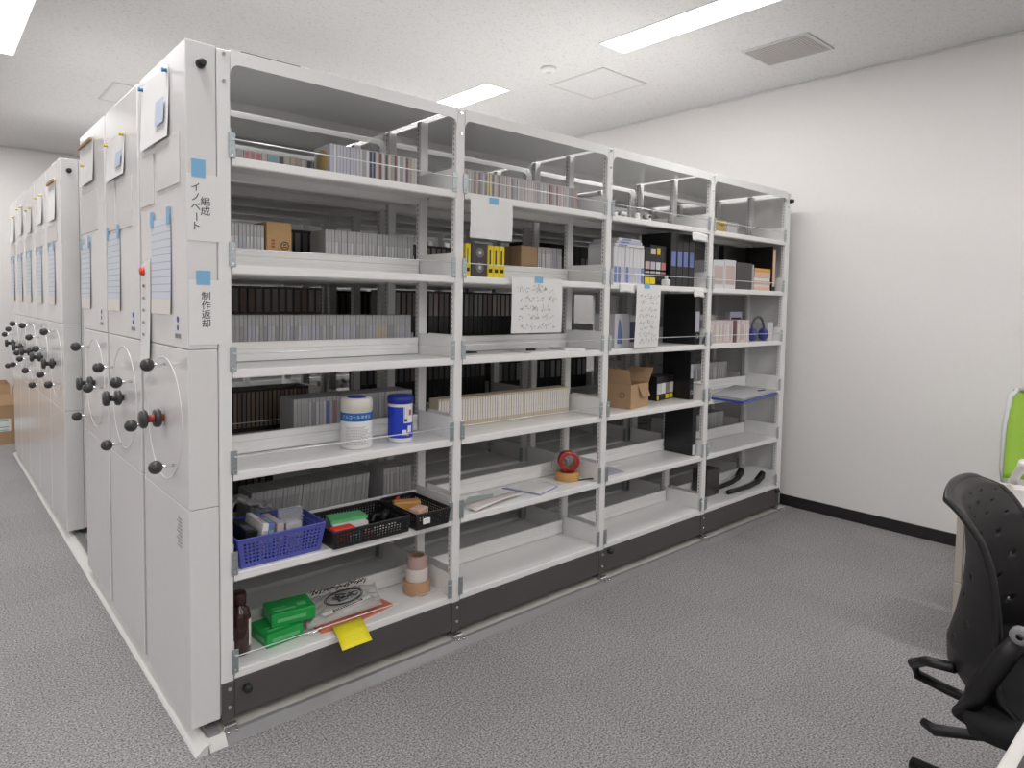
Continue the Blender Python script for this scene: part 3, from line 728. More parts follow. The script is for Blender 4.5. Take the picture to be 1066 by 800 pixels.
# ------------------------------------------------------------------ bay 1 things
def canister(x, y, z, r, h, label, kind):
    o = tag(empty('wipe_canister', (x, y, z+.0004)), label, 'canister')
    k = MB()
    if kind == 0:
        k.lathe([(0, 0), (r*.93, 0), (r, .008), (r, h*.60), (r*.985, h*.605), (r*.985, h*.73)], 'white_plastic'); k.build('canister_body', o)
        k = MB(); k.lathe([(r*1.004, h*.55), (r*1.006, h*.553), (r*1.006, h*.712), (r*1.004, h*.715)], 'band_blue'); k.build('label_band', o)
        k = MB(); k.lathe([(r*.985, h*.73), (r*1.01, h*.735), (r*1.01, h*.93), (r*.95, h*.975), (r*.80, h*.985), (0, h*.985)], 'cream_plastic'); k.build('lid', o)
        k = MB(); k.lathe([(0, h*.985), (r*.62, h*.986), (r*.60, h*1.0), (0, h*1.002)], 'lid_blue'); k.build('lid_cap', o)
        words, zc, sz = 'アルコールタオル', h*.632, .0145
        k2 = text_mesh(words, sz, 'paper', ext=0)
        a0 = math.radians(-119)
        for v in k2.vertices:
            t = a0+v.co.x/r; zz = v.co.y; v.co = (r*1.012*math.cos(t), r*1.012*math.sin(t), zc+zz)
        obj('band_lettering', k2, o)
        k = MB(); rr = random.Random(3)
        for i in range(13):
            z0 = h*.10+i*h*.028; t = a0-.75+rr.random()*.1; end = a0+.2+rr.random()*.9
            while t < end:
                dt = .05+.12*rr.random(); k.face([(r*1.004*math.cos(q), r*1.004*math.sin(q), zq) for q, zq in ((t, z0), (t+dt, z0), (t+dt, z0+.0018), (t, z0+.0018))], 'ink_grey'); t += dt+.03
        k.build('small_print', o)
    else:
        k.lathe([(0, 0), (r*.93, 0), (r, .008), (r, h*.80), (r*.97, h*.82), (r*.97, h*.86)], 'white_plastic'); k.build('canister_body', o)
        k = MB(); k.lathe([(r*1.004, h*.10), (r*1.007, h*.105), (r*1.007, h*.755), (r*1.004, h*.76)], 'film_blue'); k.build('label_film', o)
        k = MB(); k.lathe([(r*.97, h*.82), (r*1.06, h*.83), (r*1.07, h*.93), (r*.98, h*.985), (r*.4, h*.98), (0, h*1.0)], 'lid_blue'); k.build('lid', o)
        k = MB(); a0 = math.radians(-98)
        for (t0, t1, z0, z1, m_) in ((-.15, .8, .42, .76, 'paper'), (.30, .62, .58, .70, 'ink_red'), (-.1, .16, .45, .51, 'ink'), (.2, .6, .22, .36, 'paper'), (-.25, .1, .17, .28, 'paper'), (.1, .3, .15, .22, 'orange_paper')):
            k.grid(lambda u, v: (r*1.011*math.cos(a0+t0+(t1-t0)*u), r*1.011*math.sin(a0+t0+(t1-t0)*u), h*(z0+(z1-z0)*v)), 4, 1, m_)
        k.build('label_print', o)
    return o
canister(.505, .100, SZ[3], .058, .190, 'white wipe canister with a blue lettered band on the fourth shelf', 0)
canister(.695, .100, SZ[3], .048, .182, 'blue and white wipe canister with a dark blue lid', 1)

def perforated(k, A, B, C, D, nu, nv, m, hole=.56, margin=1):
    # bilinear wall A(bottom left) B(bottom right) C(top right) D(top left), a grid of square holes
    A, B, C, D = map(Vector, (A, B, C, D))
    P_ = lambda u, v: (A*(1-u)+B*u)*(1-v)+(D*(1-u)+C*u)*v
    fs = []
    for i in range(nu):
        for j in range(nv):
            u0, u1, v0, v1 = i/nu, (i+1)/nu, j/nv, (j+1)/nv
            o4 = [k.bm.verts.new(P_(*q)) for q in ((u0, v0), (u1, v0), (u1, v1), (u0, v1))]
            if i < margin or j < margin or i >= nu-margin or j >= nv-margin: fs.append(k.bm.faces.new(o4)); continue
            g = (1-hole)/2; du, dv = (u1-u0)*g, (v1-v0)*g
            i4 = [k.bm.verts.new(P_(*q)) for q in ((u0+du, v0+dv), (u1-du, v0+dv), (u1-du, v1-dv), (u0+du, v1-dv))]
            for q in range(4):
                r = (q+1) % 4; fs.append(k.bm.faces.new((o4[q], o4[r], i4[r], i4[q])))
    k._tag(fs, m)
def basket(name, x, y, z, L, W, H, m, label, taper=.015, nu=22, nv=8, rz=0, rim=.006):
    o = tag(empty(name, (x, y, z+.0005), rz), label, 'basket')
    b = [(taper, taper), (L-taper, taper), (L-taper, W-taper), (taper, W-taper)]; t = [(0, 0), (L, 0), (L, W), (0, W)]
    for i in range(4):
        j = (i+1) % 4; k = MB(); n = nu if i % 2 == 0 else max(6, int(nu*W/L))
        perforated(k, (*b[i], .002), (*b[j], .002), (*t[j], H), (*t[i], H), n, nv, m); w_ = k.build('basket_wall', o, solid=.0022)
    obj('basket_bottom', box_mesh('basket_bottom', (taper, taper, 0), (L-taper, W-taper, .0025), m), o)
    k = MB(); c = .012
    pts = []
    for (px, py), a0 in (((c, c), PI), ((L-c, c), 1.5*PI), ((L-c, W-c), 0), ((c, W-c), .5*PI)):
        for s_ in range(4): pts.append((px+c*math.cos(a0+s_*PI/6), py+c*math.sin(a0+s_*PI/6), H))
    k.tube(pts, rim*.6, m, seg=8, closed=True); k.build('rim', o)
    return o
basket('blue_basket', .035, .004, SZ[4], .300, .228, .098, 'basket_blue', 'blue plastic basket of boxed items on the fifth shelf')
def boxed(name, a, b, mats, label, cat, rot=(0, 0, 0)):
    d = [b[i]-a[i] for i in range(3)]; k = MB(); k.box((0, 0, 0), d, mats[0], .0015)
    o = k.build(name, None, a, rot)
    if len(mats) > 1:
        k = MB(); k.box((d[0]*.1, -.0007, d[2]*.15), (d[0]*.9, 0, d[2]*.8), mats[1]); k.box((d[0]*.15, d[1]*.1, d[2]), (d[0]*.85, d[1]*.5, d[2]+.0006), mats[1]); k.build('printed_label', o)
    return tag(o, label, cat)
zb = SZ[4]+.010
boxed('black_case', (.060, .035, zb), (.100, .185, zb+.105), ['case_black', 'spine_dark'], 'black case at the left end of the blue basket', 'case', (0, .12, 0))
boxed('white_case', (.112, .035, zb), (.132, .19, zb+.118), ['paper', 'spine_pink'], 'white case standing in the blue basket next to the black case', 'case', (0, .15, 0))
boxed('blue_case', (.140, .045, zb), (.160, .19, zb+.112), ['spine_blue', 'spine_teal'], 'blue case standing in the middle of the blue basket', 'case', (0, .12, 0))
boxed('pink_case', (.170, .035, zb), (.195, .17, zb+.108), ['spine_pink', 'spine_lilac'], 'pinkish case in the blue basket right of the blue case', 'case', (0, .06, 0))
boxed('clear_case', (.208, .035, zb), (.262, .09, zb+.100), ['case_clear', 'spine_pale'], 'small clear case at the front of the blue basket', 'case')
boxed('clear_frame_case', (.215, .115, zb), (.302, .130, zb+.128), ['tray_clear', 'spine_grey'], 'large clear case standing at the back of the blue basket', 'case')
k = MB(); rr = random.Random(5); nz = [[rr.random() for _ in range(13)] for _ in range(13)]
k.grid(lambda u, v: (.06+.16*u, .19+.07*v, SZ[4]+.135+.03*nz[int(u*12)][int(v*12)]+.02*math.sin(u*5)), 12, 12, 'bag_film'); tag(k.build('crumpled_film', None, solid=.0004), 'crumpled clear plastic bag behind the blue basket', 'bag')

basket('black_basket', .350, -.020, SZ[4], .318, .240, .062, 'basket_black', 'long flat black basket holding tools and packets', taper=.006, nu=26, nv=6)
basket('black_basket', .682, -.035, SZ[4], .160, .262, .062, 'basket_black', 'short black basket with a white label at the right end', taper=.006, nu=13, nv=6)
o = obj('basket_tag', box_mesh('basket_tag', (.712, -.0390, SZ[4]+.022), (.745, -.0350, SZ[4]+.044), 'paper', .001)); tag(o, 'tiny white label on the short black basket', 'label')
zb = SZ[4]+.0045
k = MB(); k.prism([(.40, .08), (.53, .055), (.55, .16), (.42, .18)], 'z', zb, zb+.045, 'paper'); o = tag(k.build('tissue_pack'), 'white and green packet in the long black basket', 'packet')
k = MB(); k.prism([(.402, .10), (.545, .085), (.55, .158), (.421, .178)], 'z', zb+.0455, zb+.058, 'green_box_light'); k.build('green_cover', o)
k = MB(); k.box((0, 0, 0), (.085, .05, .055), 'magnet_red', .006, 2); tag(k.build('red_pouch', None, (.368, .004, zb), (0, 0, 0)), 'red pouch at the left end of the long black basket', 'pouch')
k = MB(); k.tube([(0, 0, .02), (.02, .02, .04), (.05, .01, .035)], .010, 'shell_black'); k.cyl((.045, .01, .02), (.08, .02, .042), .014, 'rubber'); tag(k.build('black_tool', None, (.572, .10, zb)), 'black handled tool lying in the long black basket', 'tool')
for i, c in enumerate(('film_blue', 'spine_teal', 'spine_rose', 'paper', 'paper')):
    k = MB(); k.box((0, 0, 0), (.045, .035, .028), c, .003); tag(k.build('small_packet', None, (.366+.056*i if i != 0 else .452, .0-.008, zb) if i else (.455, .01, zb)), ['blue small packet in the middle of the long black basket', 'teal small packet near the left of the long black basket', 'rose small packet in the long black basket', 'pale small packet near the long black basket front', 'white small packet at the right of the long black basket'][i], 'packet')
k = MB(); k.box((0, 0, 0), (.11, .05, .055), 'tape_orange', .006, 2); tag(k.build('orange_packet', None, (.705, .155, zb), (0, 0, -.35)), 'orange packet in the short black basket', 'packet')
k = MB(); k.box((0, 0, 0), (.07, .05, .05), 'salmon_paper', .006, 2); tag(k.build('tan_packet', None, (.74, .03, zb), (0, 0, .4)), 'tan packet in front of the orange one in the short black basket', 'packet')
k = MB(); k.tube([(.02, 0, 0), (.03, .01, .05), (.045, .02, .055), (.06, .02, .01)], .006, 'magnet_red'); tag(k.build('red_cable', None, (.705, .18, zb+.006)), 'red cord at the back of the short black basket', 'cord')

# bottom shelf of bay 1
z6 = SZ[5]+.0004
bt = tag(empty('brown_bottle', (.072, .105, z6)), 'dark brown glass bottle with a pale label at the left of the bottom shelf', 'bottle')
k = MB(); k.lathe([(0, 0), (.033, 0), (.038, .006), (.038, .125), (.033, .148), (.019, .163), (.018, .172), (0, .172)], 'bottle_brown'); k.build('bottle_body', bt)
k = MB(); k.lathe([(.0185, .166), (.024, .167), (.025, .20), (.022, .206), (0, .206)], 'cap_brown'); k.build('cap', bt)
k = MB(); a0 = math.atan2(-.6, .75); k.grid(lambda u, v: (.0385*math.cos(a0+1.7*u-.3), .0385*math.sin(a0+1.7*u-.3), .028+.09*v), 8, 1, 'paper'); k.build('label', bt)
def green_box(x, y, z, rz, label, L=.155, W=.105, H=.048):
    o = tag(empty('green_box', (x, y, z), rz), label, 'box', 'green boxes')
    k = MB(); k.box((0, 0, 0), (L, W, H), 'green_box', .004, 2); k.build('box_body', o)
    k = MB(); k.box((.015, .02, H), (.09, .032, H+.0008), 'green_box_light'); k.box((.015, .045, H), (.06, .05, H+.0008), 'green_box_light'); k.box((.10, .03, H), (.13, .055, H+.0008), 'green_box_light')
    k.box((.02, -.0008, .016), (.12, 0, .028), 'green_box_light'); k.box((-.0008, .02, .016), (0, .08, .028), 'green_box_light'); k.build('printed_mark', o)
    return o
green_box(.150, .062, z6, .08, 'lower green carton on the bottom shelf', L=.135, W=.13)
green_box(.180, .095, z6+.0486, -.12, 'upper green carton lying on the other green carton', L=.155, W=.115)
k = MB(); k.prism([(.335, .105), (.342, .045), (.47, .038), (.655, .075), (.625, .23)], 'z', z6, z6+.006, 'orange_folder')
of = tag(k.build('orange_folder'), 'orange paper folder under the printed plastic bag', 'folder')
k = MB(); k.prism([(.335, .105), (.44, .10), (.45, .05), (.342, .045)], 'z', z6+.0062, z6+.012, 'orange_folder'); k.build('folder_flap', of)
nt_ = tag(empty('yellow_note', (.35, 0, SZ[5]+.0)), 'bright yellow sticky note hanging over the bottom shelf edge', 'note')
k = MB(); k.grid(lambda u, v: (.030+.115*u-.030*v, .045-.135*v, .0135-.006*v-.030*max(0, v-.45)), 4, 6, 'yellow_note'); 
o = k.build('note_sheet', nt_, solid=.0007)
k = MB(); k.tube([(.052, .02, .0135), (.038, -.04, .0045), (.105, -.04, .0045), (.112, .0, .0125)], .0006, 'ink_grey', seg=5); k.build('drawn_line', nt_)
# printed plastic bag
bg = tag(empty('plastic_bag', (0, 0, 0)), 'crumpled clear plastic bag with black ornamental print on the bottom shelf', 'bag')
rr = random.Random(11); R1 = [[rr.random() for _ in range(22)] for _ in range(22)]
def bag(u, v):
    x = .30+.30*u+.05*v; y = .075+.145*v-.01*u
    h = .018+.035*math.sin(PI*min(1, u*1.05))*math.sin(PI*min(1, v*1.0))+.018*R1[int(u*20)][int(v*20)]+.06*max(0, v-.6)
    if v < .12: h = .016+.01*u
    return (x, y, z6+h)
k = MB(); k.grid(bag, 20, 20, 'bag_film'); k.build('bag_film', bg, solid=.0004)
k = MB()
def onbag(u, v, dz=.003): p = bag(u, v); return (p[0], p[1], p[2]+dz)
for a, b_, c, d in ((.50, .42, .26, .27), (.50, .42, .24, .24)):
    k.tube([(lambda p: (p[0], p[1], z6+.062+.03*(c*math.sin(t*PI/14)+.2)))(bag(a+c*math.cos(t*PI/14), b_+d*math.sin(t*PI/14))) for t in range(28)], .0016, 'ink', seg=5, closed=True)
for (cx, cy) in ((.38, .40), (.62, .46), (.5, .3), (.44, .52)):
    for q in range(5):
        t0 = rr.random()*6.3; r_ = .03+.07*rr.random()
        k.tube([(lambda p: (p[0], p[1], z6+.064+.01*rr.random()))(bag(cx+r_*math.cos(t0+t), cy+r_*math.sin(t0+t))) for t in (0, .7, 1.4, 2.1)], .0016, 'ink', seg=5)
for q in range(16):
    u0 = .08+.75*q/16; v0 = .78+.1*rr.random()
    k.tube([(lambda p: (p[0], p[1], z6+.078+.012*rr.random()))(bag(min(.95, u0+du), min(.95, v0+dv))) for du, dv in ((0, 0), (.03, .09), (.05, -.03), (.02, -.06), (.07, .05))], .0017, 'ink', seg=5)
k.build('black_print', bg)
k = MB(); k.prism([(.365, .072), (.57, .105), (.573, .122), (.36, .090)], 'z', z6+.046, z6+.048, 'paper'); lb = k.build('printed_strip', bg)
k = MB(); k.prism([(.405, .079), (.535, .100), (.537, .114), (.406, .092)], 'z', z6+.0482, z6+.0488, 'ink'); k.build('black_bar', bg)
k = MB(); rr2 = random.Random(2)
for q in range(12):
    x = .412+.010*q; y = .0815+(x-.405)*.162; k.box((x, y+.002, z6+.0489), (x+.006, y+.009-.003*rr2.random(), z6+.0493), 'paper')
k.build('bar_lettering', bg)
k = MB(); k.tube([(.285, .075, z6+.006), (.32, .06, z6+.006), (.345, .06, z6+.016)], .005, 'chrome'); tag(k.build('steel_clip'), 'small steel clip between green cartons and orange folder', 'clip')
# stacked tape rolls
def roll(name, x, y, z, r, ri, h, m, label, inner='cardboard_in'):
    k = MB(); k.lathe([(ri, 0), (r*.985, 0), (r, .002), (r, h-.002), (r*.985, h), (ri, h)], m, seg=32); k.lathe([(ri, 0), (ri, h)], inner, seg=32)
    return tag(k.build(name, None, (x, y, z)), label, 'tape roll', 'rolls of tape')
roll('packing_tape_roll', .795, .125, z6, .055, .038, .050, 'tape_tan', 'wide tan packing tape roll at the bottom of the tape stack')
roll('tape_roll', .797, .127, z6+.0505, .045, .03, .050, 'cup_white', 'white tape roll in the middle of the tape stack')
roll('tape_roll', .798, .128, z6+.101, .041, .028, .050, 'tape_pink', 'pinkish clear tape roll on top of the tape stack')

# ------------------------------------------------------------------ bay 2 loose things
def hung_note(x0, x1, z0, z1, label, tx, rows, seed, plain=False, skew=0):
    W, H = x1-x0, z1-z0; o = empty('hanging_note', (x0, -.0135, z0)); tag(o, label, 'paper', 'notes taped on shelf edges')
    def fn(u, v): return (W*u+skew*(1-v), -.003*math.sin(PI*v)-.004*(1-v)*math.sin(2*PI*u), H*v)
    k = MB(); k.grid(fn, 10, 12, 'paper', smooth=False); k.build('note_sheet', o, solid=.0005)
    k = MB(); k.box((tx-.022, -.0022, H-.020), (tx+.026, -.0012, H+.006), 'tape_blue'); k.build('blue_tape', o)
    if not plain:
        k = MB(); scribble(k, W*.08+skew*.4, W*.88, H*.05, H*.86, rows, 'ink_grey', random.Random(seed), th=.0022, y=-.0085); 
        k.build('handwriting', o)
        k = MB(); scribble(k, W*.38, W*.60, H*.82, H*.91, 1, 'ink_red', random.Random(seed+1), th=.0018, y=-.0085); k.build('red_writing', o)
    return o
hung_note(.938, 1.161, 1.634, 1.796, 'blank white note taped high in the second bay', .12, 5, 1, True)
hung_note(1.164, 1.468, 1.250, 1.487, 'handwritten square note taped to the second shelf of the second bay', .155, 5, 21)
hung_note(2.008, 2.208, 1.163, 1.482, 'long narrow handwritten note taped in the third bay', .08, 8, 33, skew=-.012)
def flat_sheet(name, pts, z, th, m, label, cat='paper', group=None):
    k = MB(); k.prism(pts, 'z', z, z+th, m); return tag(k.build(name), label, cat, group)
z3, z5 = SZ[2]+.0004, SZ[4]+.0004
flat_sheet('loose_paper', [(.96, .03), (1.28, .02), (1.30, .2), (.98, .21)], z3, .003, 'paper', 'loose paper lying at the left on the third shelf of the second bay')
flat_sheet('loose_paper', [(1.31, .02), (1.55, .03), (1.54, .215), (1.33, .21)], z3, .003, 'paper', 'loose paper in the middle of the third shelf of the second bay')
flat_sheet('loose_paper', [(1.57, .06), (1.68, .03), (1.73, .16), (1.60, .2)], z3, .008, 'paper', 'small paper pile at the right of the third shelf of the second bay')
k = MB(); k.tube([(0, 0, 0), (.05, -.01, .003), (.10, -.012, .001)], [.004, .006, .003], 'rubber'); tag(k.build('black_pen', None, (.945, .075, z3+.0105)), 'black pen at the left end of the third shelf of the second bay', 'pen')
k = MB(); k.box((0, 0, 0), (.05, .014, .012), 'rubber', .004, 2); tag(k.build('black_clip', None, (1.36, .09, z3+.0035), (0, 0, -.1)), 'black binder clip on the papers of the third shelf', 'clip')
flat_sheet('envelope', [(.955, .06), (1.10, .18), (1.22, .15), (1.10, .03)], z5, .007, 'paper_green', 'pale green envelope at the left of the fifth shelf of the second bay', 'envelope')
k = MB(); k.grid(lambda u, v: (1.0+.30*u, .0+.05*u+.10*v*(1-.4*u), z5+.008+.010*math.sin(u*2.5)*(1-v)), 8, 4, 'paper_pink'); tag(k.build('brown_edged_papers', None, solid=.0035), 'curling papers with a brownish edge at the shelf front', 'paper')
k = MB(); k.prism([(1.32, .205), (1.38, .012), (1.545, .062), (1.50, .225)], 'z', z5, z5+.004, 'edge_purple'); o = tag(k.build('notepad'), 'white notepad with a purple edge on the fifth shelf', 'notepad')
k = MB(); k.prism([(1.335, .203), (1.388, .020), (1.543, .066), (1.50, .222)], 'z', z5+.0042, z5+.007, 'paper'); k.build('top_page', o)
flat_sheet('loose_paper', [(1.20, .12), (1.31, .10), (1.29, .22), (1.19, .23)], z5, .002, 'paper', 'loose white paper between envelope and notepad')
flat_sheet('loose_paper', [(1.56, .07), (1.77, .055), (1.78, .10), (1.56, .215)], z5, .002, 'paper', 'loose white paper under the red tape reel')
o = tag(empty('tape_reel', (1.675, .125, z5+.0025), -.5), 'wide brown tape roll lying flat under the red tape reel', 'tape roll')
k = MB(); k.lathe([(.038, 0), (.056, 0), (.058, .002), (.058, .038), (.056, .040), (.038, .040)], 'tape_orange', seg=32); k.lathe([(.038, 0), (.038, .04)], 'cardboard_in', seg=32); k.build('tape_body', o)
o = tag(empty('red_tape_reel', (1.675, .118, z5+.043), -.6), 'glossy red tape reel standing on the brown tape roll', 'tape roll')
k = MB(); k.lathe([(.030, -.020), (.050, -.020), (.052, -.018), (.052, .018), (.050, .020), (.030, .020)], 'tape_red_film', seg=32, mx=Matrix.Translation((0, 0, .052)) @ Matrix.Rotation(PI/2, 4, 'X')); k.build('tape_body', o)
k = MB(); k.lathe([(.030, -.021), (.032, -.021), (.032, .021), (.030, .021)], 'cardboard_in', seg=24, mx=Matrix.Translation((0, 0, .052)) @ Matrix.Rotation(PI/2, 4, 'X')); k.build('core', o)
o = tag(empty('clear_tape_reel', (1.712, .198, z5+.0025), -.15), 'large clear tape reel leaning behind the red one', 'tape roll')
k = MB(); k.lathe([(.035, -.012), (.055, -.012), (.057, -.010), (.057, .010), (.055, .012), (.035, .012)], 'tray_clear', seg=36, mx=Matrix.Translation((0, 0, .0575)) @ Matrix.Rotation(PI/2, 4, 'X')); k.build('tape_body', o)
k = MB(); k.lathe([(.032, -.013), (.035, -.013), (.035, .013), (.032, .013)], 'paper', seg=28, mx=Matrix.Translation((0, 0, .0575)) @ Matrix.Rotation(PI/2, 4, 'X')); k.build('core', o)
k = MB(); k.tube([(0, 0, 0), (.05, -.02, .002), (.09, -.03, .0)], .0035, 'rubber'); tag(k.build('black_clip', None, (1.70, .07, z5+.0065)), 'dark thin clip near the right post of the fifth shelf', 'clip')

# ------------------------------------------------------------------ bay 3 things
z1, z2, z4 = SZ[0]+.0004, SZ[1]+.0004, SZ[3]+.0004
row('white_blue_case', 'disc case', 'white case with a blue foot band, third bay', 'white and blue cases in the third bay',
    1.875, 2.125, 8, .03, SZ[1], .185, .17, ['spine_blue', 'spine_blue', 'spine_lilac'], 'spine_white', lo=.03, hi=.46, count=True)
for i in range(3):
    k = MB(); k.box((0, 0, 0), (.235-.03*i, .17, .014), ['spine_white', 'spine_lilac', 'spine_white'][i], .002); k.box((.03, -.0006, .004), (.10, 0, .010), 'spine_blue')
    tag(k.build('flat_white_case', None, (1.878+.02*i, .028+.004*i, z2+.1858+.0146*i)), ['lowest flat case lying on the white and blue cases', 'middle flat case lying on the white and blue cases', 'topmost flat case lying on the white and blue cases'][i], 'disc case', 'flat cases on the white and blue row')
for i in range(4):
    o = tag(empty('black_box', (2.15+.052*i, .05+.004*i, z2)), ['black box with a yellow foot label right of the white and blue cases', 'second black box with coloured label and yellow foot', 'third black box with a yellow square label on top', 'fourth black box beside the tall black binders'][i], 'box', 'black boxes on the second shelf of the third bay')
    k = MB(); k.box((0, 0, 0), (.050, .16, .215 if i else .20), 'case_black', .002); k.build('box_body', o)
    k = MB(); k.box((.006, -.0008, .065), (.044, 0, .125), ['spine_pink', 'spine_lilac', 'spine_white', 'spine_rose'][i]); k.box((.006, -.0008, .075), (.044, -.0003, .085), 'spine_blue')
    if i < 2: k.box((.003, -.0008, .008), (.047, 0, .042), 'yellow_case')
    if i == 1: k.box((.006, -.0008, .165), (.046, 0, .195), 'spine_cream')
    if i == 2: k.box((.012, -.0008, .165), (.040, 0, .200), 'yellow_case')
    k.build('printed_label', o)
row('black_binder', 'binder', 'tall black binder with a blue printed label in the third bay', 'tall black binders on the second shelf of the third bay',
    2.37, 2.60, 4, .04, SZ[1], .292, .20, P('blue', 'lilac', 'pink', 'blue'), 'case_black', lo=.38, hi=.66, count=True)
k = MB(); k.box((0, 0, 0), (.035, .04, .035), 'white_plastic', .008, 2); k.cyl((.017, .018, .035), (.017, .018, .055), .009, 'white_plastic'); tag(k.build('white_bottle', None, (2.29, .006, z2)), 'tiny white bottle standing before the black boxes', 'bottle')
for (X, r_, m_, lb) in ((2.14, .016, 'white_plastic', 'small white knob on the top shelf of the third bay'), (2.24, .014, 'white_plastic', 'small white cup with a dark centre on the top shelf')):
    k = MB(); k.lathe([(0, 0), (r_, 0), (r_*1.1, .01), (r_*.9, .045), (0, .05)], m_, seg=16)
    if X > 2.2: k.sphere((-.004, -.012, .036), .007, 'rubber')
    tag(k.build('small_pot', None, (X, .10, z1)), lb, 'pot')
# third shelf
o = tag(empty('picture_book', (1.945, .07, z3)), 'white boxed book with a blue figure on the third shelf', 'book')
k = MB(); k.box((0, 0, 0), (.115, .14, .172), 'spine_white', .002); k.build('book_body', o)
k = MB(); k.prism([(.02, .02), (.06, .02), (.058, .06), (.045, .13), (.032, .15), (.025, .1)], 'y', -.001, 0, 'spine_blue'); k.build('printed_figure', o)
boxed('striped_box', (2.068, .075, z3), (2.125, .2, z3+.165), ['spine_pale', 'spine_navy'], 'pale striped box between the picture book and the long note', 'box')
boxed('flat_white_box', (2.21, .15, z3), (2.36, .25, z3+.055), ['desk_white', 'spine_pale'], 'flat white box between the long note and the black binder', 'box')
def binder(x, y, z, w_, d, h, label, spine_m, lo=.3, hi=.62, ring=True):
    o = tag(empty('black_binder', (x, y, z)), label, 'binder', 'upright black binders')
    k = MB(); k.box((0, 0, 0), (.004, d, h), 'case_black', .001); k.box((w_-.004, 0, 0), (w_, d, h), 'case_black', .001); k.box((.004, 0, 0), (w_-.004, .004, h), 'case_black'); k.build('cover', o)
    k = MB(); k.box((.006, .006, .006), (w_-.006, d-.006, h-.008), 'spine_dark'); k.build('pages', o)
    k = MB(); k.box((w_*.15, -.0008, h*lo), (w_*.85, .0, h*hi), spine_m); k.build('spine_label', o)
    if ring:
        k = MB(); k.tube([(w_/2+.011*math.cos(t*PI/8), -.0005, h*.16+.011*math.sin(t*PI/8)) for t in range(16)], .0018, 'chrome', seg=6, closed=True); k.build('finger_ring', o)
    return o
binder(2.60, .03, z3, .055, .215, .288, 'wide black binder filling the right end of the third shelf', 'spine_lilac', .25, .65)
k = MB(); k.tube([(.0, 0, .0), (.012, 0, .03), (.03, -.002, .045), (.04, 0, .02), (.035, 0, 0)], .006, 'spine_dark'); tag(k.build('dark_clip', None, (2.66, .012, z3+.006)), 'dark curved clip in front of the third-shelf binder', 'clip')
# fourth shelf: open carton
ob = tag(empty('open_carton', (2.142, .132, z4), .18), 'small open cardboard carton with raised flaps on the fourth shelf', 'box')
a, b, h = .100, .072, .128
k = MB(); k.box((-a, -b, 0), (a, b, .003), 'cardboard'); k.box((-a, -b, .003), (a, -b+.003, h), 'cardboard'); k.box((-a, b-.003, .003), (a, b, h), 'cardboard'); k.box((-a, -b+.003, .003), (-a+.003, b-.003, h), 'cardboard'); k.box((a-.003, -b+.003, .003), (a, b-.003, h), 'cardboard'); k.build('carton_body', ob)
def flap(p0, p1, p2, p3, nm='flap'):
    k = MB(); k.face([p0, p1, p2, p3], 'cardboard'); k.build(nm, ob, solid=.003)
flap((a, -b, h), (a, b, h), (a+.05, b, h+.075), (a+.05, -b, h+.075))
flap((-a, -b, h), (-a, b, h), (-a-.03, b, h+.08), (-a-.03, -b, h+.08))
flap((-.03, -b, h), (.07, -b, h), (.085, -b-.018, h-.07), (.0, -b-.018, h-.07))
flap((-a, b, h), (a, b, h), (a, b+.025, h+.065), (-a, b+.025, h+.065))
k = MB(); k.tube([(-a-.0005, .015*math.cos(t*PI/8)-.02, .07+.015*math.sin(t*PI/8)) for t in range(16)], .0015, 'ink', seg=5, closed=True); k.build('round_mark', ob)
k = MB(); k.box((.06, -b-.0006, .05), (.085, -b, .075), 'cardboard_in'); k.build('front_mark', ob)
for i in range(4):
    o = tag(empty('labelled_black_box', (2.425+.050*i, .150+.008*i, z4)), ['first black box with white and yellow labels beside the open carton', 'second black box with a white label beside the open carton', 'third black box with white and yellow labels', 'fourth black box with a brownish label and yellow foot'][i], 'box', 'labelled black boxes on the fourth shelf')
    k = MB(); k.box((0, 0, 0), (.048, .10, .138), 'case_black', .002); k.build('box_body', o)
    k = MB(); k.box((.004, -.0008, .038), (.044, 0, .098), ['spine_white', 'paper', 'spine_greytan', 'spine_cream'][i]); k.build('white_label', o)
    if i != 1: k = MB(); k.box((.004, -.0008, .006), (.040 if i else .020, 0, .032), 'yellow_case'); k.build('yellow_label', o)
binder(2.630, .07, z4, .038, .19, .275, 'black binder standing right of the labelled black boxes', 'spine_lilac', .45, .75)
# fifth shelf
binder(2.625, .04, z5, .04, .19, .285, 'black binder at the right end of the fifth shelf in the third bay', 'spine_white', .02, .22, False)
boxed('maroon_box', (2.679, .03, z5+.0), (2.70-.022+.0, .05, z5+.06), ['book_maroon'], 'tiny maroon slip beside the fifth-shelf binder', 'slip') if False else None
flat_sheet('loose_paper', [(1.845, .05), (2.02, .04), (2.05, .16), (1.87, .18)], z5, .003, 'spine_lilac', 'pale lilac printed paper at the left of the fifth shelf in the third bay')
flat_sheet('loose_paper', [(1.90, .18), (2.16, .16), (2.17, .225), (1.93, .232)], z5, .002, 'paper', 'white paper behind the lilac one on the fifth shelf')
# shelf edge tags
for (x0, x1, zc, lb) in ((2.50, 2.655, 1.757, 'white paper tag on the top shelf edge of the third bay'), (1.885, 2.0, 1.458, 'white paper tag at the left of the second shelf edge, third bay'), (2.53, 2.635, 1.447, 'white paper tag at the right of the second shelf edge, third bay')):
    k = MB(); k.grid(lambda u, v: (x0+(x1-x0)*u, -.0012-.006*(1-v)**2, zc-.02+.044*v+.004*math.sin(4*u)), 5, 4, 'paper'); tag(k.build('shelf_tag', None, solid=.0006), lb, 'label', 'paper tags on shelf edges')

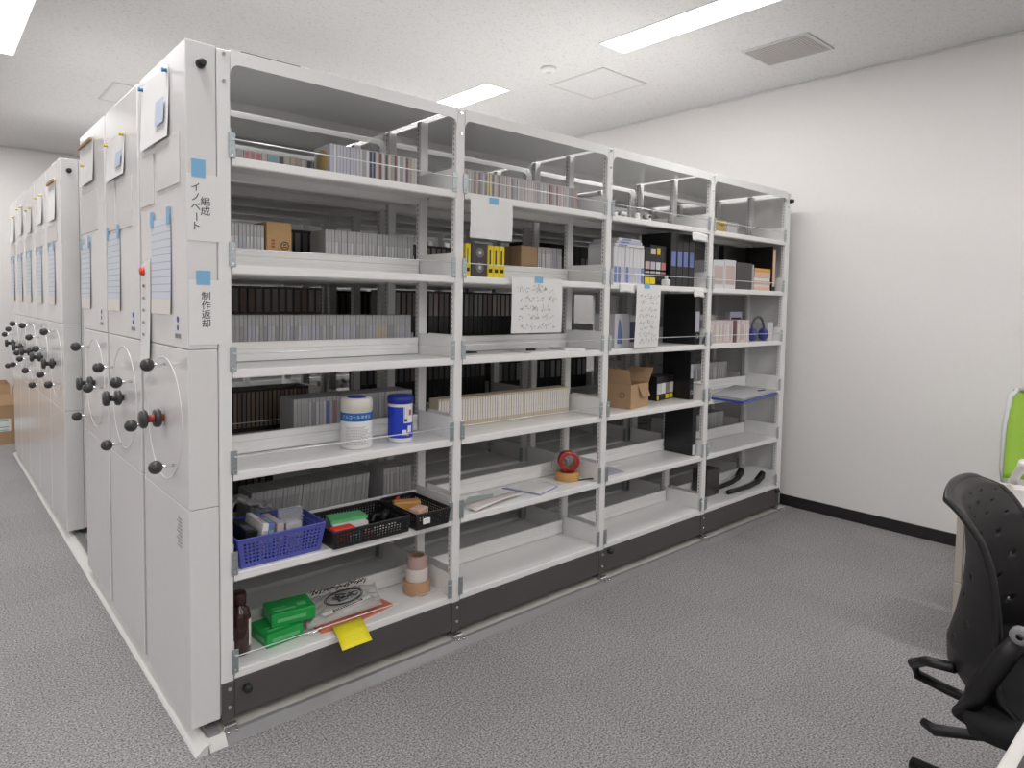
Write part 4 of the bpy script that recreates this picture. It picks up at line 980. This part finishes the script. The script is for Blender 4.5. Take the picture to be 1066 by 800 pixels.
# ------------------------------------------------------------------ bay 4 things
o = tag(empty('brown_dish', (2.860, .085, z1)), 'round brownish jar on the top shelf of the last bay', 'jar')
k = MB(); k.lathe([(0, 0), (.060, 0), (.066, .008), (.066, .048), (.060, .055), (0, .056)], 'brown_dish'); k.build('jar_body', o)
k = MB(); k.lathe([(.0665, .042), (.070, .044), (.070, .062), (.062, .068), (0, .068)], 'brown_dish'); k.build('lid', o)
o = tag(empty('clear_box', (2.945, .05, z1)), 'clear plastic box beside the brownish jar', 'box')
k = MB(); k.box((0, 0, 0), (.13, .10, .075), 'tray_clear', .004, 2); k.build('box_body', o)
k = MB(); k.box((.008, .008, .004), (.122, .09, .05), 'spine_pale'); k.build('contents', o)
for i, (x0, x1, h) in enumerate(((2.765, 2.885, .165), (2.89, 3.015, .172))):
    boxed('white_box', (x0, .025, z2), (x1, .2, z2+h), ['spine_white', 'spine_pink'], ['white printed box at the left of the second shelf in the last bay', 'white printed box next to the dark box in the last bay'][i], 'box')
o = boxed('dark_box', (3.03, .03, z2), (3.215, .2, z2+.165), ['case_dark'], 'plain dark box in the middle of the last bay', 'box')
k = MB(); k.box((.006, -.0008, .006), (.012, 0, .158), 'book_maroon'); k.build('edge_strip', o)
boxed('grey_folder', (3.222, .03, z2), (3.242, .19, z2+.158), ['folder_grey'], 'slim grey folder between dark box and paper stack', 'folder')
for i in range(7):
    k = MB(); k.box((0, 0, 0), (.20, .14, .0195), ['salmon_paper', 'paper_pink', 'salmon_paper', 'paper', 'salmon_paper', 'salmon_paper', 'orange_paper'][i], .001)
    tag(k.build('paper_pack', None, (3.252+.002*(i % 3), .03+.002*(i % 2), z2+.0200*i)), ['lowest paper pack', 'second paper pack', 'third paper pack', 'fourth paper pack', 'fifth paper pack', 'sixth paper pack', 'topmost orange paper pack'][i]+' of the stack in the last bay', 'paper', 'paper packs stacked in the last bay')
o = boxed('tall_black_case', (3.19, .195+.015, z2), (3.465, .248, z2+.285), ['case_black'], 'tall black case standing behind the paper stack', 'case')
binder(3.475, .03, z2, .045, .20, .29, 'black binder with a long pale spine label at the right end of the last bay', 'salmon_paper', .1, .93, False)
# third shelf
row('pink_book', 'book', 'thin pinkish booklet left of the maroon book', 'pinkish booklets in the last bay, left group', 2.765, 3.02, 13, .03, SZ[2], .135, .14, ['spine_pink', 'spine_cream'], 'book_pink', lo=.1, hi=.8, count=True)
boxed('maroon_book', (3.024, .03, z3), (3.058, .17, z3+.132), ['book_maroon'], 'dark maroon book between the two booklet groups', 'book')
row('pink_book', 'book', 'thin pinkish booklet right of the maroon book', 'pinkish booklets in the last bay, right group', 3.064, 3.215, 7, .03, SZ[2], .137, .14, ['spine_pink', 'spine_cream'], 'book_pink', lo=.1, hi=.8, count=True)
row('pale_book', 'book', 'pale booklet standing behind the pinkish ones', 'pale booklets behind the pinkish ones', 2.77, 3.10, 12, .20, SZ[2], .165, .045, ['spine_pale'], 'spine_pink', lo=.1, hi=.9)
hp = tag(empty('headphones', (3.365, .055, z3)), 'dark headphones with blue ear cups on the third shelf of the last bay', 'headphones')
k = MB(); k.tube([(-.075*math.cos(t*PI/14), 0, .07+.085*math.sin(t*PI/14)) for t in range(15)], .008, 'spine_dark'); k.build('headband', hp)
for s_ in (-1, 1):
    k = MB(); k.lathe([(0, -.016), (.026, -.016), (.032, -.008), (.032, .008), (.026, .016), (0, .016)], 'phone_blue', mx=Matrix.Translation((s_*.072, 0, .042)) @ Matrix.Rotation(PI/2, 4, 'Y') @ Matrix.Diagonal((1.25, 1, 1, 1))); k.build('ear_cup', hp)
boxed('white_carton', (3.462, .04, z3), (3.535, .2, z3+.12), ['spine_white'], 'white carton right of the headphones', 'box')
boxed('navy_case', (3.27, .20, z3), (3.42, .235, z3+.185), ['spine_lilac', 'navy'], 'pale case with a navy top behind the headphones', 'case')
# fourth shelf: folder sticking out
fo = tag(empty('blue_folder', (3.03, -.03, z4), 0), 'grey and blue folder jutting out over the fourth shelf edge of the last bay', 'folder')
pts = [(-.265, .04), (-.275, -.17), (.30, -.08), (.30, .22)]
k = MB(); k.prism(pts, 'z', 0, .012, 'folder_blue'); k.build('lower_cover', fo)
k = MB(); k.prism([(-.255, .035), (-.262, -.155), (.285, -.07), (.285, .21)], 'z', .0122, .022, 'paper'); k.build('pages', fo)
k = MB(); k.prism(pts, 'z', .0222, .028, 'folder_grey'); k.build('upper_cover', fo)
k = MB(); k.box((.12, -.05, .0282), (.20, -.038, .0325), 'rubber', .001); k.build('clip', fo)
row('video_case', 'video case', 'grey case behind the folder on the fourth shelf of the last bay', 'grey cases behind the folder', 2.75, 3.40, 34, .285, SZ[3], .172, .13, P('grey', 'mid', 'pale'), hi=.8)
row('video_case', 'video case', 'grey case at the back of the fifth shelf of the last bay', 'grey cases at the back of the fifth shelf of the last bay', 2.75, 3.38, 34, .285, SZ[4], .16, .13, P('grey', 'mid'), hi=.8)
row('pale_book', 'book', 'pale book at the back of the third shelf of the last bay', 'pale books at the back of the last bay', 2.76, 3.3, 24, .285, SZ[2], .15, .13, P('pale', 'cream'), hi=.8)
# bottom shelf
o = boxed('black_speaker_box', (2.93, .12, z6), (3.07, .225, z6+.165), ['case_dark'], 'black upright box at the left of the last bay bottom shelf', 'box')
def hook(x, y, L, rz, label):
    o = tag(empty('curved_bracket', (x, y, z6), rz), label, 'bracket', 'black curved brackets')
    k = MB(); k.tube([(0, 0, .016), (L*.3, 0, .0175), (L*.6, 0, .0195), (L*.82, 0, .034), (L*.95, 0, .06), (L, 0, .085)], [.015, .017, .018, .022, .024, .018], 'shell_black', seg=10); k.build('handle_body', o)
    k = MB(); k.tube([(L*.1, 0, .032), (L*.55, 0, .036), (L*.75, 0, .050)], .004, 'folder_grey', seg=6); k.build('grey_inlay', o)
hook(3.09, .070, .40, -.05, 'front black curved bracket lying on the last bay bottom shelf')
hook(3.12, .170, .34, .05, 'rear black curved bracket lying on the last bay bottom shelf')

# ------------------------------------------------------------------ cartons at the far left
def carton(x0, x1, y0, y1, h, label, flaps=True, sticker=False):
    o = tag(empty('carton', ((x0+x1)/2, (y0+y1)/2, 0)), label, 'box', 'cartons at the back wall')
    a, b = (x1-x0)/2, (y1-y0)/2; k = MB()
    k.box((-a, -b, 0), (a, b, .004), 'cardboard'); k.box((-a, -b, .004), (a, -b+.004, h), 'cardboard'); k.box((-a, b-.004, .004), (a, b, h), 'cardboard')
    k.box((-a, -b+.004, .004), (-a+.004, b-.004, h), 'cardboard'); k.box((a-.004, -b+.004, .004), (a, b-.004, h), 'cardboard'); k.build('carton_body', o)
    if flaps:
        for q in (((-a, -b, h), (a, -b, h), (a, -b+.04, h+.10), (-a, -b+.04, h+.10)), ((a, -b, h), (a, b, h), (a+.02, b, h+.14), (a+.02, -b, h+.14)), ((-a, b, h), (a, b, h), (a, b+.03, h+.15), (-a, b+.03, h+.15))):
            k = MB(); k.face(q, 'cardboard'); k.build('flap', o, solid=.004)
    if sticker:
        k = MB(); k.box((a-.26, -b-.0015, h*.34), (a-.03, -b-.0004, h*.66), 'paper'); k.build('label', o)
        k = MB()
        for z in (.36, .44, .6): k.box((a-.25, -b-.0022, h*z), (a-.05, -b-.0016, h*z+.008), 'spine_teal')
        k.build('label_print', o)
    return o
carton(-.62, -.055, 5.5, 5.86, .36, 'open cardboard carton on the floor at the far left', True, True)
carton(-.62, -.055, 5.92, 6.28, .52, 'taller cardboard carton behind the open one by the back wall', False)

# ------------------------------------------------------------------ right side: side cabinet, chairs, near desk
dk = tag(empty('side_cabinet', (2.36, -1.342, 0)), 'low white-topped cabinet by the right wall with a phone on it', 'cabinet')
obj('top', box_mesh('top', (-.02, -1.2, .622), (.35, .012, .656), 'desk_white', .006, 3), dk)
obj('front_panel', box_mesh('front_panel', (.004, -1.18, .02), (.02, -.022, .6215), 'desk_panel', .002), dk)
obj('side_panel', box_mesh('side_panel', (.0205, -.02, .02), (.33, -.004, .6215), 'desk_panel', .002), dk)
k = MB(); k.box((-.004, -.021, .012), (.022, .004, .30), 'leg_beige', .003); k.box((-.004, -.021, .304), (.022, .004, .6215), 'leg_beige', .003); k.box((0, -.018, .30), (.018, 0, .304), 'chrome'); k.cyl((.009, -.008, 0), (.009, -.008, .012), .014, 'rubber', seg=12); k.build('leg', dk)
k = MB(); k.box((-.004, -1.18, .0), (.022, -1.155, .6215), 'leg_beige', .003); k.build('leg', dk)
ph = tag(empty('desk_phone', (2.50, -1.545, .6565), math.radians(205)), 'white desk phone with handset on the low cabinet', 'phone')
k = MB(); k.prism([(-.09, 0), (.09, 0), (.09, .05), (.03, .055), (-.09, .022)], 'y', -.08, .08, 'device_white'); k.build('phone_base', ph)
k = MB(); k.tube([(-.04, -.05, .055), (.0, -.055, .085), (.05, -.055, .12), (.075, -.05, .15)], [.018, .015, .015, .02], 'device_white', seg=10); k.build('handset', ph)
k = MB(); k.box((-.07, -.01, .03), (-.01, .06, .042), 'device_red', .003); k.build('keypad', ph)
k = MB(); k.tube([(2.33, -1.60, .59), (2.335, -1.53, .578), (2.335, -1.48, .560), (2.34, -1.44, .545)], .005, 'cable'); tag(k.build('black_cable'), 'black cable along the front of the low cabinet', 'cable')

# green-backed chair
gc = tag(empty('green_chair', (3.19, -1.515, 0), PI), 'office chair with a green mesh back and white frame behind the cabinet', 'chair')
k = MB()
def gback(u, v):
    y = -.21+.42*u; z = .58+.42*v; w_ = 1-.12*(v-.5)**2
    return (-.05-.10*(v-.3)+.06*(1-(2*u-1)**2)*-1+.03, y*w_, z)
k.grid(gback, 14, 16, 'mesh_green'); k.build('mesh_back', gc, solid=.006)
k = MB()
for s_ in (-1, 1):
    k.tube([(-.02, s_*.20, .52), (-.025, s_*.215, .62), (-.06, s_*.222, .80), (-.085, s_*.212, .96), (-.10, s_*.185, 1.0)], [.014, .016, .016, .014, .011], 'frame_white')
k.tube([(-.10, -.185, 1.0), (-.115, 0, 1.01), (-.10, .185, 1.0)], .011, 'frame_white'); k.tube([(-.02, -.20, .52), (-.06, 0, .5), (-.02, .20, .52)], .016, 'frame_white'); k.build('back_frame', gc)
k = MB(); k.box((-.02, -.23, .42), (.42, .23, .475), 'mesh_green', .02, 3); k.build('seat', gc)
k = MB(); k.cyl((.2, 0, .10), (.2, 0, .42), .028, 'frame_grey'); k.tube([(-.06, 0, .50), (-.07, 0, .42), (0.02, 0, .40), (.2, 0, .40)], .018, 'frame_white'); k.build('column', gc)
for i in range(5):
    t = i*2*PI/5; k = MB(); k.tube([(.2, 0, .11), (.2+.15*math.cos(t), .15*math.sin(t), .09), (.2+.26*math.cos(t), .26*math.sin(t), .065)], [.022, .018, .014], 'frame_white')
    k.cyl((.2+.26*math.cos(t)-.012*math.sin(t), .26*math.sin(t)+.012*math.cos(t), .027), (.2+.26*math.cos(t)+.012*math.sin(t), .26*math.sin(t)-.012*math.cos(t), .027), .027, 'rubber'); k.build('base_leg', gc)

# black office chair, nearest
ch = tag(empty('black_office_chair', (1.285, -1.728, 0), -PI/2), 'black office chair with a perforated curved back at the right edge', 'chair')
prof = [(-.085, .455), (-.120, .50), (-.122, .55), (-.105, .62), (-.092, .70), (-.088, .78), (-.092, .85), (-.098, .89), (-.108, .925), (-.125, .945)]
def pr_(v):
    t = v*(len(prof)-1); i = min(int(t), len(prof)-2); f = t-i
    return prof[i][0]*(1-f)+prof[i+1][0]*f, prof[i][1]*(1-f)+prof[i+1][1]*f
def bback(u, v):
    x, z = pr_(v); s_ = 2*u-1
    half = .196-.012*v-.035*max(0, v-.85)/.15
    return (x+(.018+.155*(1-v))*s_*s_, half*s_, z-.022*abs(s_)**3*max(0, v-.6)/.4)
def holes(i, j):
    return 6 <= i <= 40 and 14 <= j <= 62 and i % 4 == 0 and j % 6 == 0 and (i//4+j//6) % 2 == 0
k = MB(); k.grid(bback, 46, 72, 'shell_black', skip=holes); k.build('backrest', ch, solid=.010)
k = MB(); k.tube([bback(0, v/16) for v in range(4, 17)]+[bback(u/10, 1) for u in range(1, 10)]+[bback(1, 1-v/16) for v in range(13)], .009, 'shell_black', seg=8); k.build('back_rim', ch)
for s_ in (-1, 1):
    k = MB(); k.tube([(.06, s_*.205, .672), (.035, s_*.207, .62), (-.015, s_*.20, .51), (-.045, s_*.18, .44), (.0, s_*.13, .395), (.08, s_*.08, .39)], [.017, .022, .024, .023, .022, .022], 'shell_black', seg=12); k.build('side_strut', ch)
    k = MB(); k.lathe([(.007, -.010), (.016, -.010), (.020, -.006), (.020, .006), (.016, .010), (.007, .010)], 'frame_grey', mx=Matrix.Translation((.062, s_*.226, .680)) @ Matrix.Rotation(PI/2, 4, 'X')); k.build('arm_pivot', ch)
    if s_ > 0: continue
    k = MB(); k.tube([(-.085, s_*.10, .50), (-.15, s_*.085, .485), (-.19, s_*.05, .45), (-.185, s_*.03, .415), (-.12, s_*.02, .40), (.0, s_*.03, .395)], .013, 'shell_black', seg=10); k.build('lumbar_loop', ch)
k = MB(); k.tube([(.05, -.06, .37), (-.05, -.09, .345), (-.12, -.10, .325), (-.15, -.085, .325)], [.012, .013, .015, .011], 'shell_black'); k.build('tilt_lever', ch)
k = MB()
def seat(u, v):
    x = -.03+.46*u; y = (-.235+.47*v)*(1-.1*(2*u-1)**4); return (x, y, .455+.02*math.cos(PI*(u-.45))-.03*abs(2*v-1)**3-.05*max(0, u-.8)/.2)
k.grid(seat, 16, 16, 'pad_black'); k.build('seat', ch, solid=.05)
k = MB(); k.box((.02, -.10, .37), (.24, .10, .415), 'shell_black', .012, 2); k.cyl((.12, 0, .10), (.12, 0, .37), .028, 'shell_black'); k.cyl((.12, 0, .24), (.12, 0, .37), .036, 'rubber'); k.build('column', ch)
for i in range(5):
    t = math.atan2(.08, -.33)+i*2*PI/5; c, s_ = math.cos(t), math.sin(t); k = MB()
    k.tube([(.12, 0, .13), (.12+.17*c, .17*s_, .125), (.12+.345*c, .345*s_, .098)], [.034, .028, .022], 'shell_black')
    for q in (-1, 1): k.cyl((.12+.31*c-q*.008*s_, .31*s_+q*.008*c, .028), (.12+.31*c-q*.024*s_, .31*s_+q*.024*c, .028), .028, 'rubber')
    k.cyl((.12+.31*c, .31*s_, .028), (.12+.31*c, .31*s_, .10), .008, 'rubber', seg=8)
    k.build('base_leg', ch)

# near desk corner
nd = tag(empty('near_desk', (.16, -1.879, 0)), 'white-edged desk cut off by the lower right corner of the photo', 'desk')
obj('desk_top', box_mesh('desk_top', (0, -.7, .69), (1.7, 0, .72), 'desk_white', .004, 2), nd)
for X in (.03, 1.66):
    for Y in (-.03, -.67): obj('leg', box_mesh('leg', (X-.02, Y-.02, 0), (X+.02, Y+.02, .6895), 'leg_beige', .003), nd)
dm = obj('desk_mat', box_mesh('desk_mat', (.18, -2.56, .7203), (1.75, -1.900, .7235), 'desk_mat', .001)); tag(dm, 'dark desk mat lying on the white-edged near desk', 'desk mat')
